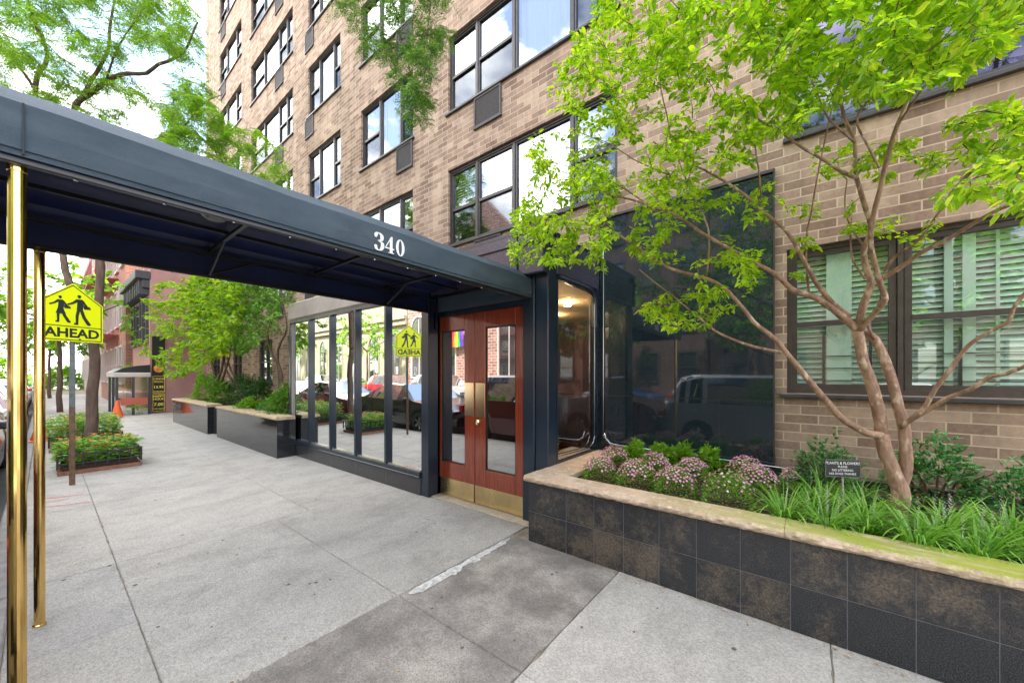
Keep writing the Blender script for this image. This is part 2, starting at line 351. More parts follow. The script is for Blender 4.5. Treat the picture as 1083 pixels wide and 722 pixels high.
def mossy():
    m = pmat('mossy_sandstone', (.60, .46, .34), .9, 0, (.44, .33, .23), 7, bump=1, bscale=50, col3=(.68, .56, .43), n3=24)
    t = m.node_tree; l = t.links.new; b = [n for n in t.nodes if n.type == 'BSDF_PRINCIPLED'][0]
    src = b.inputs['Base Color'].links[0].from_socket
    c = N(t, 'ShaderNodeTexCoord'); sp = N(t, 'ShaderNodeSeparateXYZ'); l(c.outputs['Object'], sp.inputs[0])
    g = N(t, 'ShaderNodeNewGeometry'); gs = N(t, 'ShaderNodeSeparateXYZ'); l(g.outputs['True Normal'], gs.inputs[0])
    a = N(t, 'ShaderNodeMapRange'); a.inputs['From Min'].default_value = -1.1+2.145; a.inputs['From Max'].default_value = .2+2.145; l(sp.outputs[0], a.inputs[0])
    n = N(t, 'ShaderNodeTexNoise'); n.inputs['Scale'].default_value = 3.0; n.inputs['Detail'].default_value = 6
    mpn = N(t, 'ShaderNodeMapping'); mpn.inputs['Scale'].default_value = (1, 5, 1); l(c.outputs['Object'], mpn.inputs[0]); l(mpn.outputs[0], n.inputs[0])
    r = N(t, 'ShaderNodeMapRange'); r.inputs['From Min'].default_value = .30; r.inputs['From Max'].default_value = .52; l(n.outputs[0], r.inputs[0])
    q = N(t, 'ShaderNodeMath', operation='MULTIPLY'); l(a.outputs[0], q.inputs[0]); l(r.outputs[0], q.inputs[1])
    z = N(t, 'ShaderNodeMapRange'); z.inputs['From Min'].default_value = .3; z.inputs['From Max'].default_value = .9; z.inputs['To Min'].default_value = .06; l(gs.outputs[2], z.inputs[0])
    w = N(t, 'ShaderNodeMath', operation='MULTIPLY'); l(q.outputs[0], w.inputs[0]); l(z.outputs[0], w.inputs[1])
    mm = N(t, 'ShaderNodeMixRGB'); l(w.outputs[0], mm.inputs[0]); l(src, mm.inputs[1]); setc(mm.inputs[2], (.30, .33, .045)); l(mm.outputs[0], b.inputs['Base Color'])
    return m
M['mossy'] = mossy()
M['soil'] = pmat('soil', (.035, .022, .014), .95, 0, (.07, .045, .028), 30, bump=1, bscale=80)
M['bark'] = pmat('red_bark', (.42, .27, .18), .8, 0, (.20, .11, .075), 16, bump=1, bscale=60, stretch=(1, 1, .45), col3=(.60, .46, .34), n3=22)
M['twig'] = pmat('dark_twig', (.10, .045, .035), .7, 0, (.17, .09, .06), 20)
M['street_bark'] = pmat('street_bark', (.085, .055, .040), .85, 0, (.17, .11, .08), 14, bump=1, bscale=30, stretch=(1, 1, .25))
M['leaf_near'] = leafmat('bright_leaf', (.17, .35, .015), (.50, .66, .03), .55, .38, (.70, .72, .07))
M['leaf_locust'] = leafmat('locust_leaf', (.12, .26, .03), (.30, .50, .05), .5, .5, (.40, .44, .05))
M['leaf_hang'] = leafmat('hanging_leaf', (.04, .12, .03), (.16, .32, .05), .4, .5, (.32, .38, .05))
M['leaf_small'] = leafmat('young_leaf', (.15, .32, .02), (.40, .56, .035), .5, .5, (.52, .46, .05))
M['leaf_olive'] = leafmat('olive_leaf', (.10, .19, .04), (.25, .38, .07), .4, .5)
M['leaf_shrub'] = leafmat('shrub_leaf', (.07, .20, .02), (.22, .44, .04), .3, .35)
M['leaf_dark'] = leafmat('dark_leaf', (.03, .10, .03), (.08, .21, .05), .2, .35)
M['leaf_azalea'] = leafmat('azalea_leaf', (.05, .20, .06), (.17, .42, .13), .25, .35)
M['leaf_mum'] = leafmat('mum_leaf', (.10, .24, .03), (.28, .48, .07), .3, .5)
M['leaf_lime'] = leafmat('lime_leaf', (.14, .34, .02), (.30, .52, .03), .35, .45)
M['blade'] = leafmat('grass_blade', (.09, .27, .03), (.34, .60, .10), .35, .35)
M['petal'] = leafmat('pink_petal', (.70, .20, .46), (.85, .52, .68), .3, .6, (.86, .74, .74))
M['spike'] = leafmat('lilac_spike', (.42, .36, .42), (.62, .55, .56), .2, .7)
M['begonia'] = leafmat('begonia_leaf', (.07, .26, .03), (.24, .50, .06), .3, .45, (.45, .48, .06))
M['flower_orange'] = leafmat('orange_flower', (.75, .16, .05), (.80, .42, .10), .25, .6)
def concmat(name, c1, c2, grit, n=1.3, lo=.3, hi=.7):
    m = pmat(name, c1, .88, 0, c2, n, bump=1.0, bscale=130, spec=.25, lo=lo, hi=hi, col3=grit, n3=120)
    t = m.node_tree; l = t.links.new; b = [q for q in t.nodes if q.type == 'BSDF_PRINCIPLED'][0]; src = b.inputs['Base Color'].links[0].from_socket
    c = N(t, 'ShaderNodeTexCoord')
    v = N(t, 'ShaderNodeTexVoronoi'); v.inputs['Scale'].default_value = 95; l(c.outputs['Object'], v.inputs[0])
    r = N(t, 'ShaderNodeMapRange'); r.inputs['To Min'].default_value = .83; r.inputs['To Max'].default_value = 1.16; sp = N(t, 'ShaderNodeSeparateXYZ'); l(v.outputs['Color'], sp.inputs[0]); l(sp.outputs[0], r.inputs[0])
    k1 = N(t, 'ShaderNodeVectorMath', operation='SCALE'); l(src, k1.inputs[0]); l(r.outputs[0], k1.inputs['Scale'])
    # wear and drag streaks across the walk, and dark stains with their own outline
    mp = N(t, 'ShaderNodeMapping'); mp.inputs['Scale'].default_value = (1.3, .8, 1); mp.inputs['Rotation'].default_value = (0, 0, .5); l(c.outputs['Object'], mp.inputs[0])
    n2 = N(t, 'ShaderNodeTexNoise'); n2.inputs['Scale'].default_value = 2.2; n2.inputs['Detail'].default_value = 9; n2.inputs['Roughness'].default_value = .72; n2.inputs['Distortion'].default_value = .6; l(mp.outputs[0], n2.inputs[0])
    r2 = N(t, 'ShaderNodeMapRange'); r2.inputs['From Min'].default_value = .34; r2.inputs['From Max'].default_value = .56; r2.inputs['To Min'].default_value = .80; r2.inputs['To Max'].default_value = 1.02; l(n2.outputs[0], r2.inputs[0])
    k2 = N(t, 'ShaderNodeVectorMath', operation='SCALE'); l(k1.outputs[0], k2.inputs[0]); l(r2.outputs[0], k2.inputs['Scale']); l(k2.outputs[0], b.inputs['Base Color'])
    return m
M['concrete'] = concmat('light_concrete', (.37, .35, .315), (.45, .43, .39), (.25, .24, .22))
M['concrete2'] = concmat('old_concrete', (.39, .37, .335), (.45, .43, .39), (.26, .25, .23), 1.0)
M['concrete3'] = concmat('grey_concrete', (.37, .355, .335), (.43, .415, .385), (.25, .24, .23), 1.6)
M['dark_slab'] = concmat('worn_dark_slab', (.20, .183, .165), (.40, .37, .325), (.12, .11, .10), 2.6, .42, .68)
M['joint'] = pmat('joint', (.15, .125, .10), .95, 0, (.30, .26, .19), 6)
M['chip'] = pmat('whitish_patch', (.55, .55, .53), .9, 0, (.34, .33, .31), 22, lo=.42, hi=.6)
M['asphalt'] = pmat('asphalt', (.045, .045, .047), .85, 0, (.065, .064, .063), 4, bump=.6, bscale=150)
M['curb'] = pmat('kerb_stone', (.30, .29, .28), .8, 0, (.20, .19, .19), 9)
M['ac'] = pmat('ac_grille', (.050, .042, .042), .6, 0, (.075, .065, .065), 30)
M['curtain'] = pmat('white_curtain', (.72, .73, .72), .8, 0, (.60, .62, .62), 6, stretch=(14, 1, .4))
M['blind'] = pmat('white_blind', (.90, .92, .90), .55)
M['interior'] = pmat('dark_interior', (.05, .045, .04), .9)
M['cream_plaster'] = pmat('pale_plaster', (.33, .30, .26), .8, 0, (.42, .38, .33), 2, bump=.2, bscale=30)
M['glass_store'] = mirrormat('storefront_glass', .74, (.93, .95, .95), (.02, .03, .035), .004, wav=.018, wscale=.9)
M['glass_door'] = mirrormat('door_glass', .45, (.9, .92, .92), (.02, .01, .01), .004, wav=.02)
M['glass_up'] = mirrormat('upper_window_glass', .34, (.66, .70, .75), None, .01, wav=.05, trans=True, tcol=(.70, .74, .74), wscale=1.2)
M['glass_win'] = mirrormat('window_glass', .15, (.92, .98, .95), None, .01, wav=.03, trans=True, tcol=(.80, .97, .88))
M['glass_dark_refl'] = mirrormat('dark_reflection_glass', .10, (.40, .38, .60), None, .01, trans=True, tcol=(.5, .5, .6))  # violet-dark tint put into the glass imitates the reflection of a dark building
M['screen'] = mirrormat('insect_screen', .10, (.8, .85, .9), None, .05, trans=True, tcol=(.35, .37, .40), fres=False)
M['glass_clear'] = mirrormat('clear_glass', .30, (.9, .95, .95), None, .005, trans=True, tcol=(.85, .86, .84))
M['glass_plain'] = mirrormat('far_window_glass', .35, (.9, .93, .95), (.03, .035, .04), .03)
M['car_glass'] = mirrormat('car_glass', .3, (.9, .95, .95), (.015, .018, .02), .01)
M['tyre'] = pmat('tyre', (.02, .02, .02), .8)
M['rim'] = pmat('rim', (.55, .56, .58), .25, .9)
M['sign_yellow'] = pmat('sign_yellow_green', (.86, .95, .0), .45)
M['sign_black'] = pmat('sign_black', (.012, .025, .02), .5)
M['cone'] = pmat('orange_cone', (.75, .13, .03), .5)

# ------------------------------------------------------------------ ground
struct(MB().box(-300, 200, -200, 200, -.5, -.16).build('ground', M['asphalt']))
struct(MB().box(-120, 60, -10.3, -.302, -.16, -.12).build('road', M['asphalt']))
c = MB()
x = -60.
while x < 12: c.box(x, x+1.49, -.30, -.152, -.16, 0.0, .012); x += 1.5
struct(c.build('kerb', M['curb']))
c = MB()
x = -60.
while x < 12: c.box(x, x+1.49, -10.5, -10.302, -.16, 0.0, .012); x += 1.5
struct(c.build('far_kerb', M['curb']))
struct(MB().box(-120, 60, -14.6, -10.502, -.16, 0).build('far_pavement', M['concrete2']))
struct(MB().box(-80, 14, -.15, 4.6, -.16, -.012).build('pavement_bed', M['joint']))
s = MB(); gp = .002
XB = [-2.33, -4.6, -6.9, -9.2]+[-11.5-2.3*i for i in range(16)]
def slab(x0, x1, y0, y1, mi, bev=.004):
    s.mi = mi; a, b = min(x0, x1)+gp, max(x0, x1)-gp; c_, d = y0+gp, y1-gp; P = []
    near_ = a > -8; st = .035 if near_ else .4
    def run(p, q, nx_, ny_):
        n = max(2, int(math.hypot(q[0]-p[0], q[1]-p[1])/st))
        for i in range(n):
            t = i/n; x, y = p[0]+(q[0]-p[0])*t, p[1]+(q[1]-p[1])*t
            e = max(0, noise.noise(Vector((x*17, y*17, mi)))-.12)*.011+abs(noise.noise(Vector((x*50, y*50, 4))))*.0025+max(0, noise.noise(Vector((x*3.1, y*3.1, 9)))-.38)*.05
            if not near_ or i == 0: e = 0
            P.append((x+nx_*e, y+ny_*e))
    run((a, c_), (b, c_), 0, 1); run((b, c_), (b, d), -1, 0); run((b, d), (a, d), 0, -1); run((a, d), (a, c_), 1, 0)
    n = len(P); k = len(s.v); cx_, cy_ = (a+b)/2, (c_+d)/2
    s.v += [(x+(.004 if x < cx_ else -.004), y+(.004 if y < cy_ else -.004), 0) for x, y in P]+[(x, y, -.005) for x, y in P]+[(x, y, -.1) for x, y in P]
    s.face(tuple(range(k, k+n)))
    for i in range(n):
        j = (i+1) % n; s.face((k+n+i, k+n+j, k+j, k+i)); s.face((k+2*n+i, k+2*n+j, k+n+j, k+n+i))
for i in range(len(XB)-1):
    a, b = XB[i], XB[i+1]
    if i == 0:
        slab(a, -3.42, -.15, .38, 0); slab(-3.42, b, -.15, .38, 2); slab(a, b, .38, 1.6, 0); slab(a, b, 1.6, 3.29, 0)
        continue
    for (y0, y1) in ((-.15, .38), (.38, 1.95), (1.95, 4.5)):
        slab(a, b, y0, y1, (1 if i == 1 else random.choice((0, 0, 1, 0, 2))))
slab(-2.33, -1.21, -.15, .38, 3); slab(-2.33, -1.21, .38, 1.6, 3); slab(-2.33, -1.21, 1.6, 2.92, 3)
xb = [-1.21, .1, 1.4, 2.7, 4.0, 5.3, 6.6, 7.9, 9.2, 10.5]
for i in range(len(xb)-1):
    for (y0, y1) in ((-.15, 1.6), (1.6, 2.92)): slab(xb[i], xb[i+1], y0, y1, 0 if i else 1)
struct(s.build('pavement', [M['concrete'], M['concrete2'], M['concrete3'], M['dark_slab']]))
# whitish patch scraped along the slab joint
p = MB(); top = []; bot = []
NP = 90
for i in range(NP+1):
    t = i/NP; y = 1.66+1.18*t; w = (.045*(1-t)**.7+.022+.05*noise.noise(Vector((i*.11, 0, 3)))+.028*noise.noise(Vector((i*.45, 2, 3))))*min(1, t*9+.15)*min(1, (1-t)*9+.1); w = max(w, .004)
    top.append((-2.29-w*.35+.012*noise.noise(Vector((i*.3, 1, 0))), y)); bot.append((-2.285+w*1.0+.012*noise.noise(Vector((i*.33, 5, 0))), y))
for i in range(NP): p.poly([(*top[i], .004), (*bot[i], .004), (*bot[i+1], .004), (*top[i+1], .004)])
struct(p.build('pavement_patch', M['chip']))
red = pmat('red_marking', (.62, .16, .16), .8, 0, (.40, .32, .30), 20)
p = MB()
for (a, b) in (((215, 514), (178, 520)), ((222, 525), (150, 531)), ((200, 500), (165, 510))):
    pass
for (x0, y0, x1, y1) in ((-7.75, -.02, -7.55, .34), (-7.25, -.03, -7.05, .36), (-7.5, .0, -7.46, .2)):
    q = []
    for k in range(9):
        t = k/8; q.append((x0+(x1-x0)*t+.02*math.sin(5*t), y0+(y1-y0)*t))
    for k in range(8):
        p.poly([(q[k][0]-.02, q[k][1], .0045), (q[k][0]+.02, q[k][1], .0045), (q[k+1][0]+.02, q[k+1][1], .0045), (q[k+1][0]-.02, q[k+1][1], .0045)])
struct(p.build('pavement_marking', red))
# dried leaves and gum spots
sp = MB()
for k in range(60):
    x, y = ru(-7, .6), ru(.0, 2.7); r = ru(.006, .016)
    sp.poly([(x+r*math.cos(a)*ru(.7, 1.1), y+r*math.sin(a), .0035) for a in [i*math.pi/4 for i in range(8)]])
struct(sp.build('pavement_spots', pmat('gum_spots', (.10, .095, .09), .9)))

ck = MB()
for (x, y, ax, ay, L_) in ((-3.9, .5, .25, 1, 1.1), (-1.9, .42, .5, .8, .7), (.3, 1.7, .9, .5, .9), (-5.6, 2.0, .3, 1, .9)):
    p = Vector((x, y, 0)); d = Vector((ax, ay, 0)).normalized(); w = .0022
    for i in range(int(L_/.03)):
        dd = (d+Vector((ru(-.9, .9), ru(-.9, .9), 0))).normalized(); q = p+dd*.03; nn = Vector((-dd.y, dd.x, 0))*w*ru(.3, 1)
        ck.poly([tuple(p+nn+Vector((0, 0, .0025))), tuple(p-nn+Vector((0, 0, .0025))), tuple(q-nn+Vector((0, 0, .0025))), tuple(q+nn+Vector((0, 0, .0025)))]); p = q
struct(ck.build('pavement_cracks', M['joint']))
fl_m = MB()
for i in range(170):
    if i < 110: x = ru(-2.0, 1.6); y = 2.90-abs(random.gauss(0, .05))-.01
    elif i < 130: x = -2.33+random.gauss(0, .012); y = ru(.4, 2.9)
    else: x, y = ru(-7, .8), ru(.1, 2.8)
    a = ru(0, 6.28); fl_m.leaf(Vector((x, y, .006)), Vector((math.cos(a), math.sin(a), ru(0, .25))), Vector((ru(-.3, .3), ru(-.3, .3), 1)), ru(.008, .028), ru(.005, .014))
tag(fl_m.build('fallen_leaves', leafmat('dry_leaf', (.20, .10, .035), (.42, .28, .08), .1, .8)), 'small dry fallen leaves scattered on the pavement and along the foot of the planter', 'leaves', kind='stuff')

# ------------------------------------------------------------------ the apartment building
YB = 4.53
bld = thing('apartment_building', (-10, YB, 0), 'tall tan brick apartment building with dark framed windows above a glazed granite entrance', 'building')
holes = []                                 # x0,x1,z0,z1
def colw(x0, x1, zs): 
    for z in zs: holes.append((x0, x1, z, z+1.36))
Zs = [3.90+2.38*k for k in range(7)]
colw(-5.08, -1.9, Zs[:6]); colw(-8.05, -6.11, Zs); colw(-10.8, -9.0, Zs); colw(-15.37, -11.82, Zs); colw(-19.15, -16.38, Zs)
colw(-.15, 2.6, Zs[:5])
holes.append((-8.14, -2.19, 0.0, 2.97)); holes.append((-.17, 1.75, 1.42, 2.82))     # ground floor window
for (a, b) in ((-10.3, -9.2), (-12.2, -11.0), (-14.6, -13.4), (-17.4, -16.3), (-20.2, -19.1)): holes.append((a, b, 1.35, 2.75))
X0, X1, Z0, Z1 = -21.2, 6.5, 0, 20.5
xs = sorted(set([X0, X1]+[h[0] for h in holes]+[h[1] for h in holes])); zs = sorted(set([Z0, Z1]+[h[2] for h in holes]+[h[3] for h in holes]))
w = MB()
for i in range(len(xs)-1):
    j = 0
    while j < len(zs)-1:
        def inside(jj):
            cx = (xs[i]+xs[i+1])/2; cz = (zs[jj]+zs[jj+1])/2
            return any(h[0] < cx < h[1] and h[2] < cz < h[3] for h in holes)
        if inside(j): j += 1; continue
        k = j
        while k+1 < len(zs)-1 and not inside(k+1): k += 1
        w.poly([(xs[i], YB, zs[j]), (xs[i+1], YB, zs[j]), (xs[i+1], YB, zs[k+1]), (xs[i], YB, zs[k+1])]); j = k+1
RV = .11
for (a, b, c0, d) in holes:
    w.poly([(a, YB, c0), (a, YB, d), (a, YB+RV, d), (a, YB+RV, c0)]); w.poly([(b, YB, c0), (b, YB+RV, c0), (b, YB+RV, d), (b, YB, d)])
    w.poly([(a, YB, d), (b, YB, d), (b, YB+RV, d), (a, YB+RV, d)]); w.poly([(a, YB, c0), (a, YB+RV, c0), (b, YB+RV, c0), (b, YB, c0)])
w.poly([(X0, YB, Z0), (X0, YB, Z1), (X0, YB+14, Z1), (X0, YB+14, Z0)]); w.poly([(X1, YB, Z0), (X1, YB+14, Z0), (X1, YB+14, Z1), (X1, YB, Z1)])
w.poly([(X0, YB, Z1), (X1, YB, Z1), (X1, YB+14, Z1), (X0, YB+14, Z1)]); w.poly([(X0, YB+14, Z0), (X0, YB+14, Z1), (X1, YB+14, Z1), (X1, YB+14, Z0)])
w.build('wall', M['brick'], bld)
# brickwork projects a little at every lintel: soldier course strip
def dh_bars(m, a, b, z0, z1, y, rail=.5, fr=.035):
    m.box(a, a+fr, y, y+.05, z0, z1); m.box(b-fr, b, y, y+.05, z0, z1); m.box(a+fr, b-fr, y+.001, y+.049, z0, z0+fr); m.box(a+fr, b-fr, y+.001, y+.049, z1-fr, z1)
    if rail:
        r = z0+(z1-z0)*rail; m.box(a+fr, b-fr, y-.008, y+.048, r-.02, r+.025)
def window(x0, x1, z0, z1, splits, fixed, frame, glass, guards=True, kind=0, drape=None, fr=.024):
    y = YB+.055
    f = MB()
    f.box(x0, x1, y-.012, y+.07, z0, z0+.045); f.box(x0, x1, y-.012, y+.07, z1-.04, z1); f.box(x0, x0+.035, y-.010, y+.07, z0+.045, z1-.04); f.box(x1-.035, x1, y-.010, y+.07, z0+.045, z1-.04)
    edges = [x0+.035]+list(splits)+[x1-.035]
    for sx in splits: f.box(sx-.018, sx+.018, y-.010, y+.07, z0+.045, z1-.04)
    for i in range(len(edges)-1):
        a = edges[i]+(.025 if i else 0); b = edges[i+1]-(.025 if i < len(edges)-2 else 0)
        dh_bars(f, a, b, z0+.045, z1-.04, y+.004, 0 if i in fixed else .47, fr)
    fo = f.build('window', frame, bld)
    MB().poly([(x0+.03, y+.035, z0+.04), (x1-.03, y+.035, z0+.04), (x1-.03, y+.035, z1-.04), (x0+.03, y+.035, z1-.04)]).build('pane', glass, fo)
    if not kind:
        for i in range(len(edges)-1):
            if i not in fixed: MB().poly([(edges[i]+.03, y+.030, z0+.06), (edges[i+1]-.03, y+.030, z0+.06), (edges[i+1]-.03, y+.030, z0+(z1-z0)*.48), (edges[i]+.03, y+.030, z0+(z1-z0)*.48)]).build('insect_screen', M['screen'], fo)
    MB().box(x0-.05, x1+.05, YB-.045, YB+.05, z0-.045, z0-.003, .006).build('sill', M['dark_frame'], fo)
    # dark room behind, curtains where the glass looks white
    MB().poly([(x0, YB+.9, z0), (x1, YB+.9, z0), (x1, YB+.9, z1), (x0, YB+.9, z1)]).poly([(x0, YB+RV, z0), (x0, YB+.9, z0), (x0, YB+.9, z1), (x0, YB+RV, z1)]).poly([(x1, YB+RV, z0), (x1, YB+.9, z0), (x1, YB+.9, z1), (x1, YB+RV, z1)]).poly([(x0, YB+RV, z1), (x1, YB+RV, z1), (x1, YB+.9, z1), (x0, YB+.9, z1)]).poly([(x0, YB+RV, z0), (x1, YB+RV, z0), (x1, YB+.9, z0), (x0, YB+.9, z0)]).build('room_lining', M['interior'], fo)
    cu = MB(); bl = MB()
    for i in range(len(edges)-1):
        a, b = edges[i]+.03, edges[i+1]-.03
        kd = drape[i] if drape else random.choice('ccbn')
        if kd == 'c':
            n = 14; top = z1-.05; low = z0+.05
            for k in range(n):
                u0 = a+(b-a)*k/n; u1 = a+(b-a)*(k+1)/n; d0 = .03*math.sin(k*1.9); d1 = .03*math.sin((k+1)*1.9)
                cu.poly([(u0, y+.16+d0, low), (u1, y+.16+d1, low), (u1, y+.16+d1, top), (u0, y+.16+d0, top)])
        elif kd == 'b':
            lim = z0+.05 if kind else z0+(z1-z0)*random.choice((.5, .05, .35)); z = z1-.06; st = .05
            while z > lim:
                bl.poly([(a, y+.10, z-st*.92), (b, y+.10, z-st*.92), (b, y+.135, z), (a, y+.135, z)]); z -= st
            bl.box((a+b)/2-.01, (a+b)/2+.01, y+.095, y+.10, lim, z1-.06)
    if cu.f: cu.build('curtain', M['curtain'], fo)
    if bl.f: bl.build('blind', M['blind'], fo)
    if guards:
        for i in range(len(edges)-1):
            if i in fixed: continue
            g = MB()
            a, b = edges[i]+.05, edges[i+1]-.05
            zz = z0+.12
            for k in range(4 if not kind else 3):
                zr = zz+k*.115; g.box(a, b, y+.062, y+.070, zr, zr+.008)
            n = 2
            for k in range(n):
                u = a+(b-a)*(k+.6)/n; g.box(u-.01, u+.01, y+.060, y+.072, z0+.06, z0+.56)
            g.build('window_guard', M['black_metal'], fo)
    return fo
def acbox(x0, x1, ztop):
    m = MB(); z0 = ztop-.50
    m.box(x0, x1, YB-.03, YB-.005, z0, z0+.03); m.box(x0, x1, YB-.03, YB-.005, ztop-.03, ztop); m.box(x0, x0+.03, YB-.03, YB-.005, z0+.03, ztop-.03); m.box(x1-.03, x1, YB-.03, YB-.005, z0+.03, ztop-.03)
    z = z0+.035
    while z < ztop-.04: m.box(x0+.03, x1-.03, YB-.021, YB-.010, z, z+.012); z += .022
    m.box(x0-.012, x1+.012, YB-.036, YB-.004, z0-.02, z0-.001); m.mi = 1
    m.poly([(x0, YB-.004, z0), (x1, YB-.004, z0), (x1, YB-.004, ztop), (x0, YB-.004, ztop)])
    m.build('air_conditioner_grille', [M['ac'], M['black_metal']], bld)
for k, z in enumerate(Zs):
    if k < 6:
        window(-5.08, -1.9, z, z+1.36, (-4.41, -3.61, -2.57), (2,), M['dark_frame'], M['glass_up'], drape=['b', 'b', 'n', 'c'] if k == 0 else 'nncb')
        acbox(-4.41, -3.82, z-.05)
    window(-8.05, -6.11, z, z+1.36, (-7.34, -6.58), (1,), M['dark_frame'], M['glass_up'], drape=('ncn', 'ccn', 'cnc')[k % 3]); acbox(-6.64, -6.11, z-.05) if k else None
    window(-10.8, -9.0, z, z+1.36, (-10.2, -9.42), (1,), M['dark_frame'], M['glass_up'], drape=('ncc', 'ccn', 'ccc')[k % 3]); acbox(-10.94, -10.45, z-.05) if k != 1 else None
    window(-15.37, -11.82, z, z+1.36, (-14.2, -12.96, -12.35), (1,), M['dark_frame'], M['glass_up'], drape=('nccn', 'nccc')[k % 2]); acbox(-13.1, -12.5, z-.05)
    window(-19.15, -16.38, z, z+1.36, (-18.3, -17.1), (1,), M['dark_frame'], M['glass_up'], drape='ccn'); acbox(-18.9, -18.3, z-.05)
for k in range(5): window(-.15, 2.6, Zs[k], Zs[k]+1.36, (.62, 1.6), (1,), M['dark_frame'], M['glass_dark_refl'], drape='nnn')
gw = window(-.17, 1.75, 1.42, 2.82, (.615,), (), M['bronze_frame'], M['glass_win'], kind=1, drape='bb', fr=.045)
# shutter stiles seen between the blinds of the ground floor window
m = MB()
for (a, b) in ((.13, .31), (.98, 1.05), (.88, .93)): m.box(a, b, YB+.135, YB+.15, 1.47, 2.78)
m.build('shutter_stile', M['blind'], gw)
for (a, b, z0, z1) in holes[-5:]: window(a, b, z0, z1, ((a+b)/2,), (), M['bronze_frame'], M['glass_up'], kind=1, drape='bn')

# --- polished granite panel on the facade, with its rail
g = MB(); xsn = [-2.13, -1.14, -.27]; 
for (a, b, z0, z1) in ((-2.13, -1.66, .70, 1.335), (-1.66, -.75, .70, 1.335), (-.75, -.27, .70, 1.335), (-2.13, -1.2, 1.34, 3.58), (-1.2, -.27, 1.34, 3.58), (-2.13, -1.2, .2, .695), (-1.2, -.27, .2, .695)):
    g.poly([(a+.002, YB-.05, z0), (b-.002, YB-.05, z0), (b-.002, YB-.05, z1-.002), (a+.002, YB-.05, z1-.002)])
gp_ = g.build('granite_panel', M['granite_panel'], bld, uv=True)
g = MB().box(-2.13, -.27, YB-.047, YB-.003, .2, 3.58); g.box(-.275, -.262, YB-.055, YB-.003, .2, 3.60); g.box(-2.13, -.262, YB-.058, YB-.003, 3.60, 3.63); g.build('panel_edge', M['dark_frame'], gp_)
r = MB(); r.tube([(-2.02, YB-.12, .86), (-2.0, YB-.12, .78), (-1.94, YB-.12, .735), (-1.8, YB-.12, .725), (-.05, YB-.12, .70)], .016, 8)
r.build('chrome_rail', M['chrome'], bld, smooth=True)
r = MB(); r.box(-1.9, 6.4, YB-.10, YB-.051, .62, .68); r.box(-.08, -.04, YB-.13, YB-.02, .64, .76); r.lathe((-.06, YB-.1, .76), [(.02, 0), (.025, .02), (.012, .045), (0, .05)], 8)
r.build('wall_ledge', M['dark_frame'], bld)

# --- entrance block: columns, doors, fascia, side glass, lobby
DY = 3.30
e = MB()
e.box(-4.02, -3.87, 3.11, 3.45, 0, 2.70, .006)                 # left column
e.box(-3.87, -3.985, DY-.03, DY+.1, 0, 2.42)
e.box(-2.455, -2.30, DY-.035, DY+.15, 0, 3.0, .006)            # right column, near face
e.box(-2.298, -2.135, DY-.015, DY+.15, 0, 3.0, .006)
e.box(-3.985, -2.455, DY-.02, DY+.1, 2.362, 2.60)              # head above doors
e.build('entrance_frame', M['navy_metal'], bld)
fa = MB(); fa.box(-8.2, -2.12, 3.14, 3.30, 2.98, 3.02); fa.box(-2.455, -2.125, 3.18, DY-.04, 2.66, 3.10, .01); fa.box(-2.30, -2.122, DY+.152, YB-.06, 2.69, 3.10, .01)
fa.box(-3.985, -2.457, 3.16, DY+.1, 2.64, 3.098); fa.build('entrance_fascia', pmat('violet_granite', (.035, .032, .06), .25, 0, (.06, .055, .085), 40, spec=.6), bld)
rf = MB(); rf.box(-4.02, -2.13, 3.16, YB-.06, 3.101, 3.14); rf.build('entrance_roof', M['navy_metal'], bld)
th_ = MB().box(-4.0, -2.2, DY-.14, DY+.05, 0, .014, .004); th_.build('threshold', pmat('stone_threshold', (.55, .47, .33), .6, 0, (.42, .36, .26), 12), bld)
# doors
def door(x0, x1, ga, gb, hside):
    y = DY; z0, z1 = .02, 2.36; d = MB()
    a0, a1 = .455, 2.17
    d.box(x0, ga, y, y+.05, z0, z1, .004); d.box(gb, x1, y, y+.05, z0, z1, .004)
    d.box(ga, gb, y+.001, y+.049, z0, a0, .004); d.box(ga, gb, y+.001, y+.049, a1, z1, .004)
    o = d.build('door', M['mahogany'], bld)
    b = MB(); q = .016
    b.box(ga, gb, y+.012, y+.035, a0, a0+q); b.box(ga, gb, y+.012, y+.035, a1-q, a1); b.box(ga, ga+q, y+.013, y+.034, a0+q, a1-q); b.box(gb-q, gb, y+.013, y+.034, a0+q, a1-q)
    b.build('glazing_bead', M['black_metal'], o)
    MB().poly([(ga, y+.02, a0), (gb, y+.02, a0), (gb, y+.02, a1), (ga, y+.02, a1)]).build('glass_pane', M['glass_door'], o)
    MB().box(x0+.005, x1-.005, y-.004, y-.0005, .025, .245).build('kick_plate', M['brass_plate'], o)
    hx0, hx1 = (x1-.165, x1-.012) if hside > 0 else (x0+.012, x0+.165)
    h = MB(); h.box(hx0, hx1, y-.006, y-.0005, 1.08, 1.50, .002)
    if hside < 0: h.lathe((hx0+.04, y-.012, 1.03), [(0, -.045), (.018, -.04), (.024, -.01), (.02, .02), (0, .03)], 10)
    h.build('handle', pmat('handle_brass', (.9, .72, .40), .14, 1) if 'hb' not in M else M['hb'], o)
M['hb'] = pmat('handle_brass', (.92, .76, .45), .16, 1)
door(-3.98, -3.222, -3.84, -3.39, 1); door(-3.212, -2.46, -3.04, -2.58, -1)
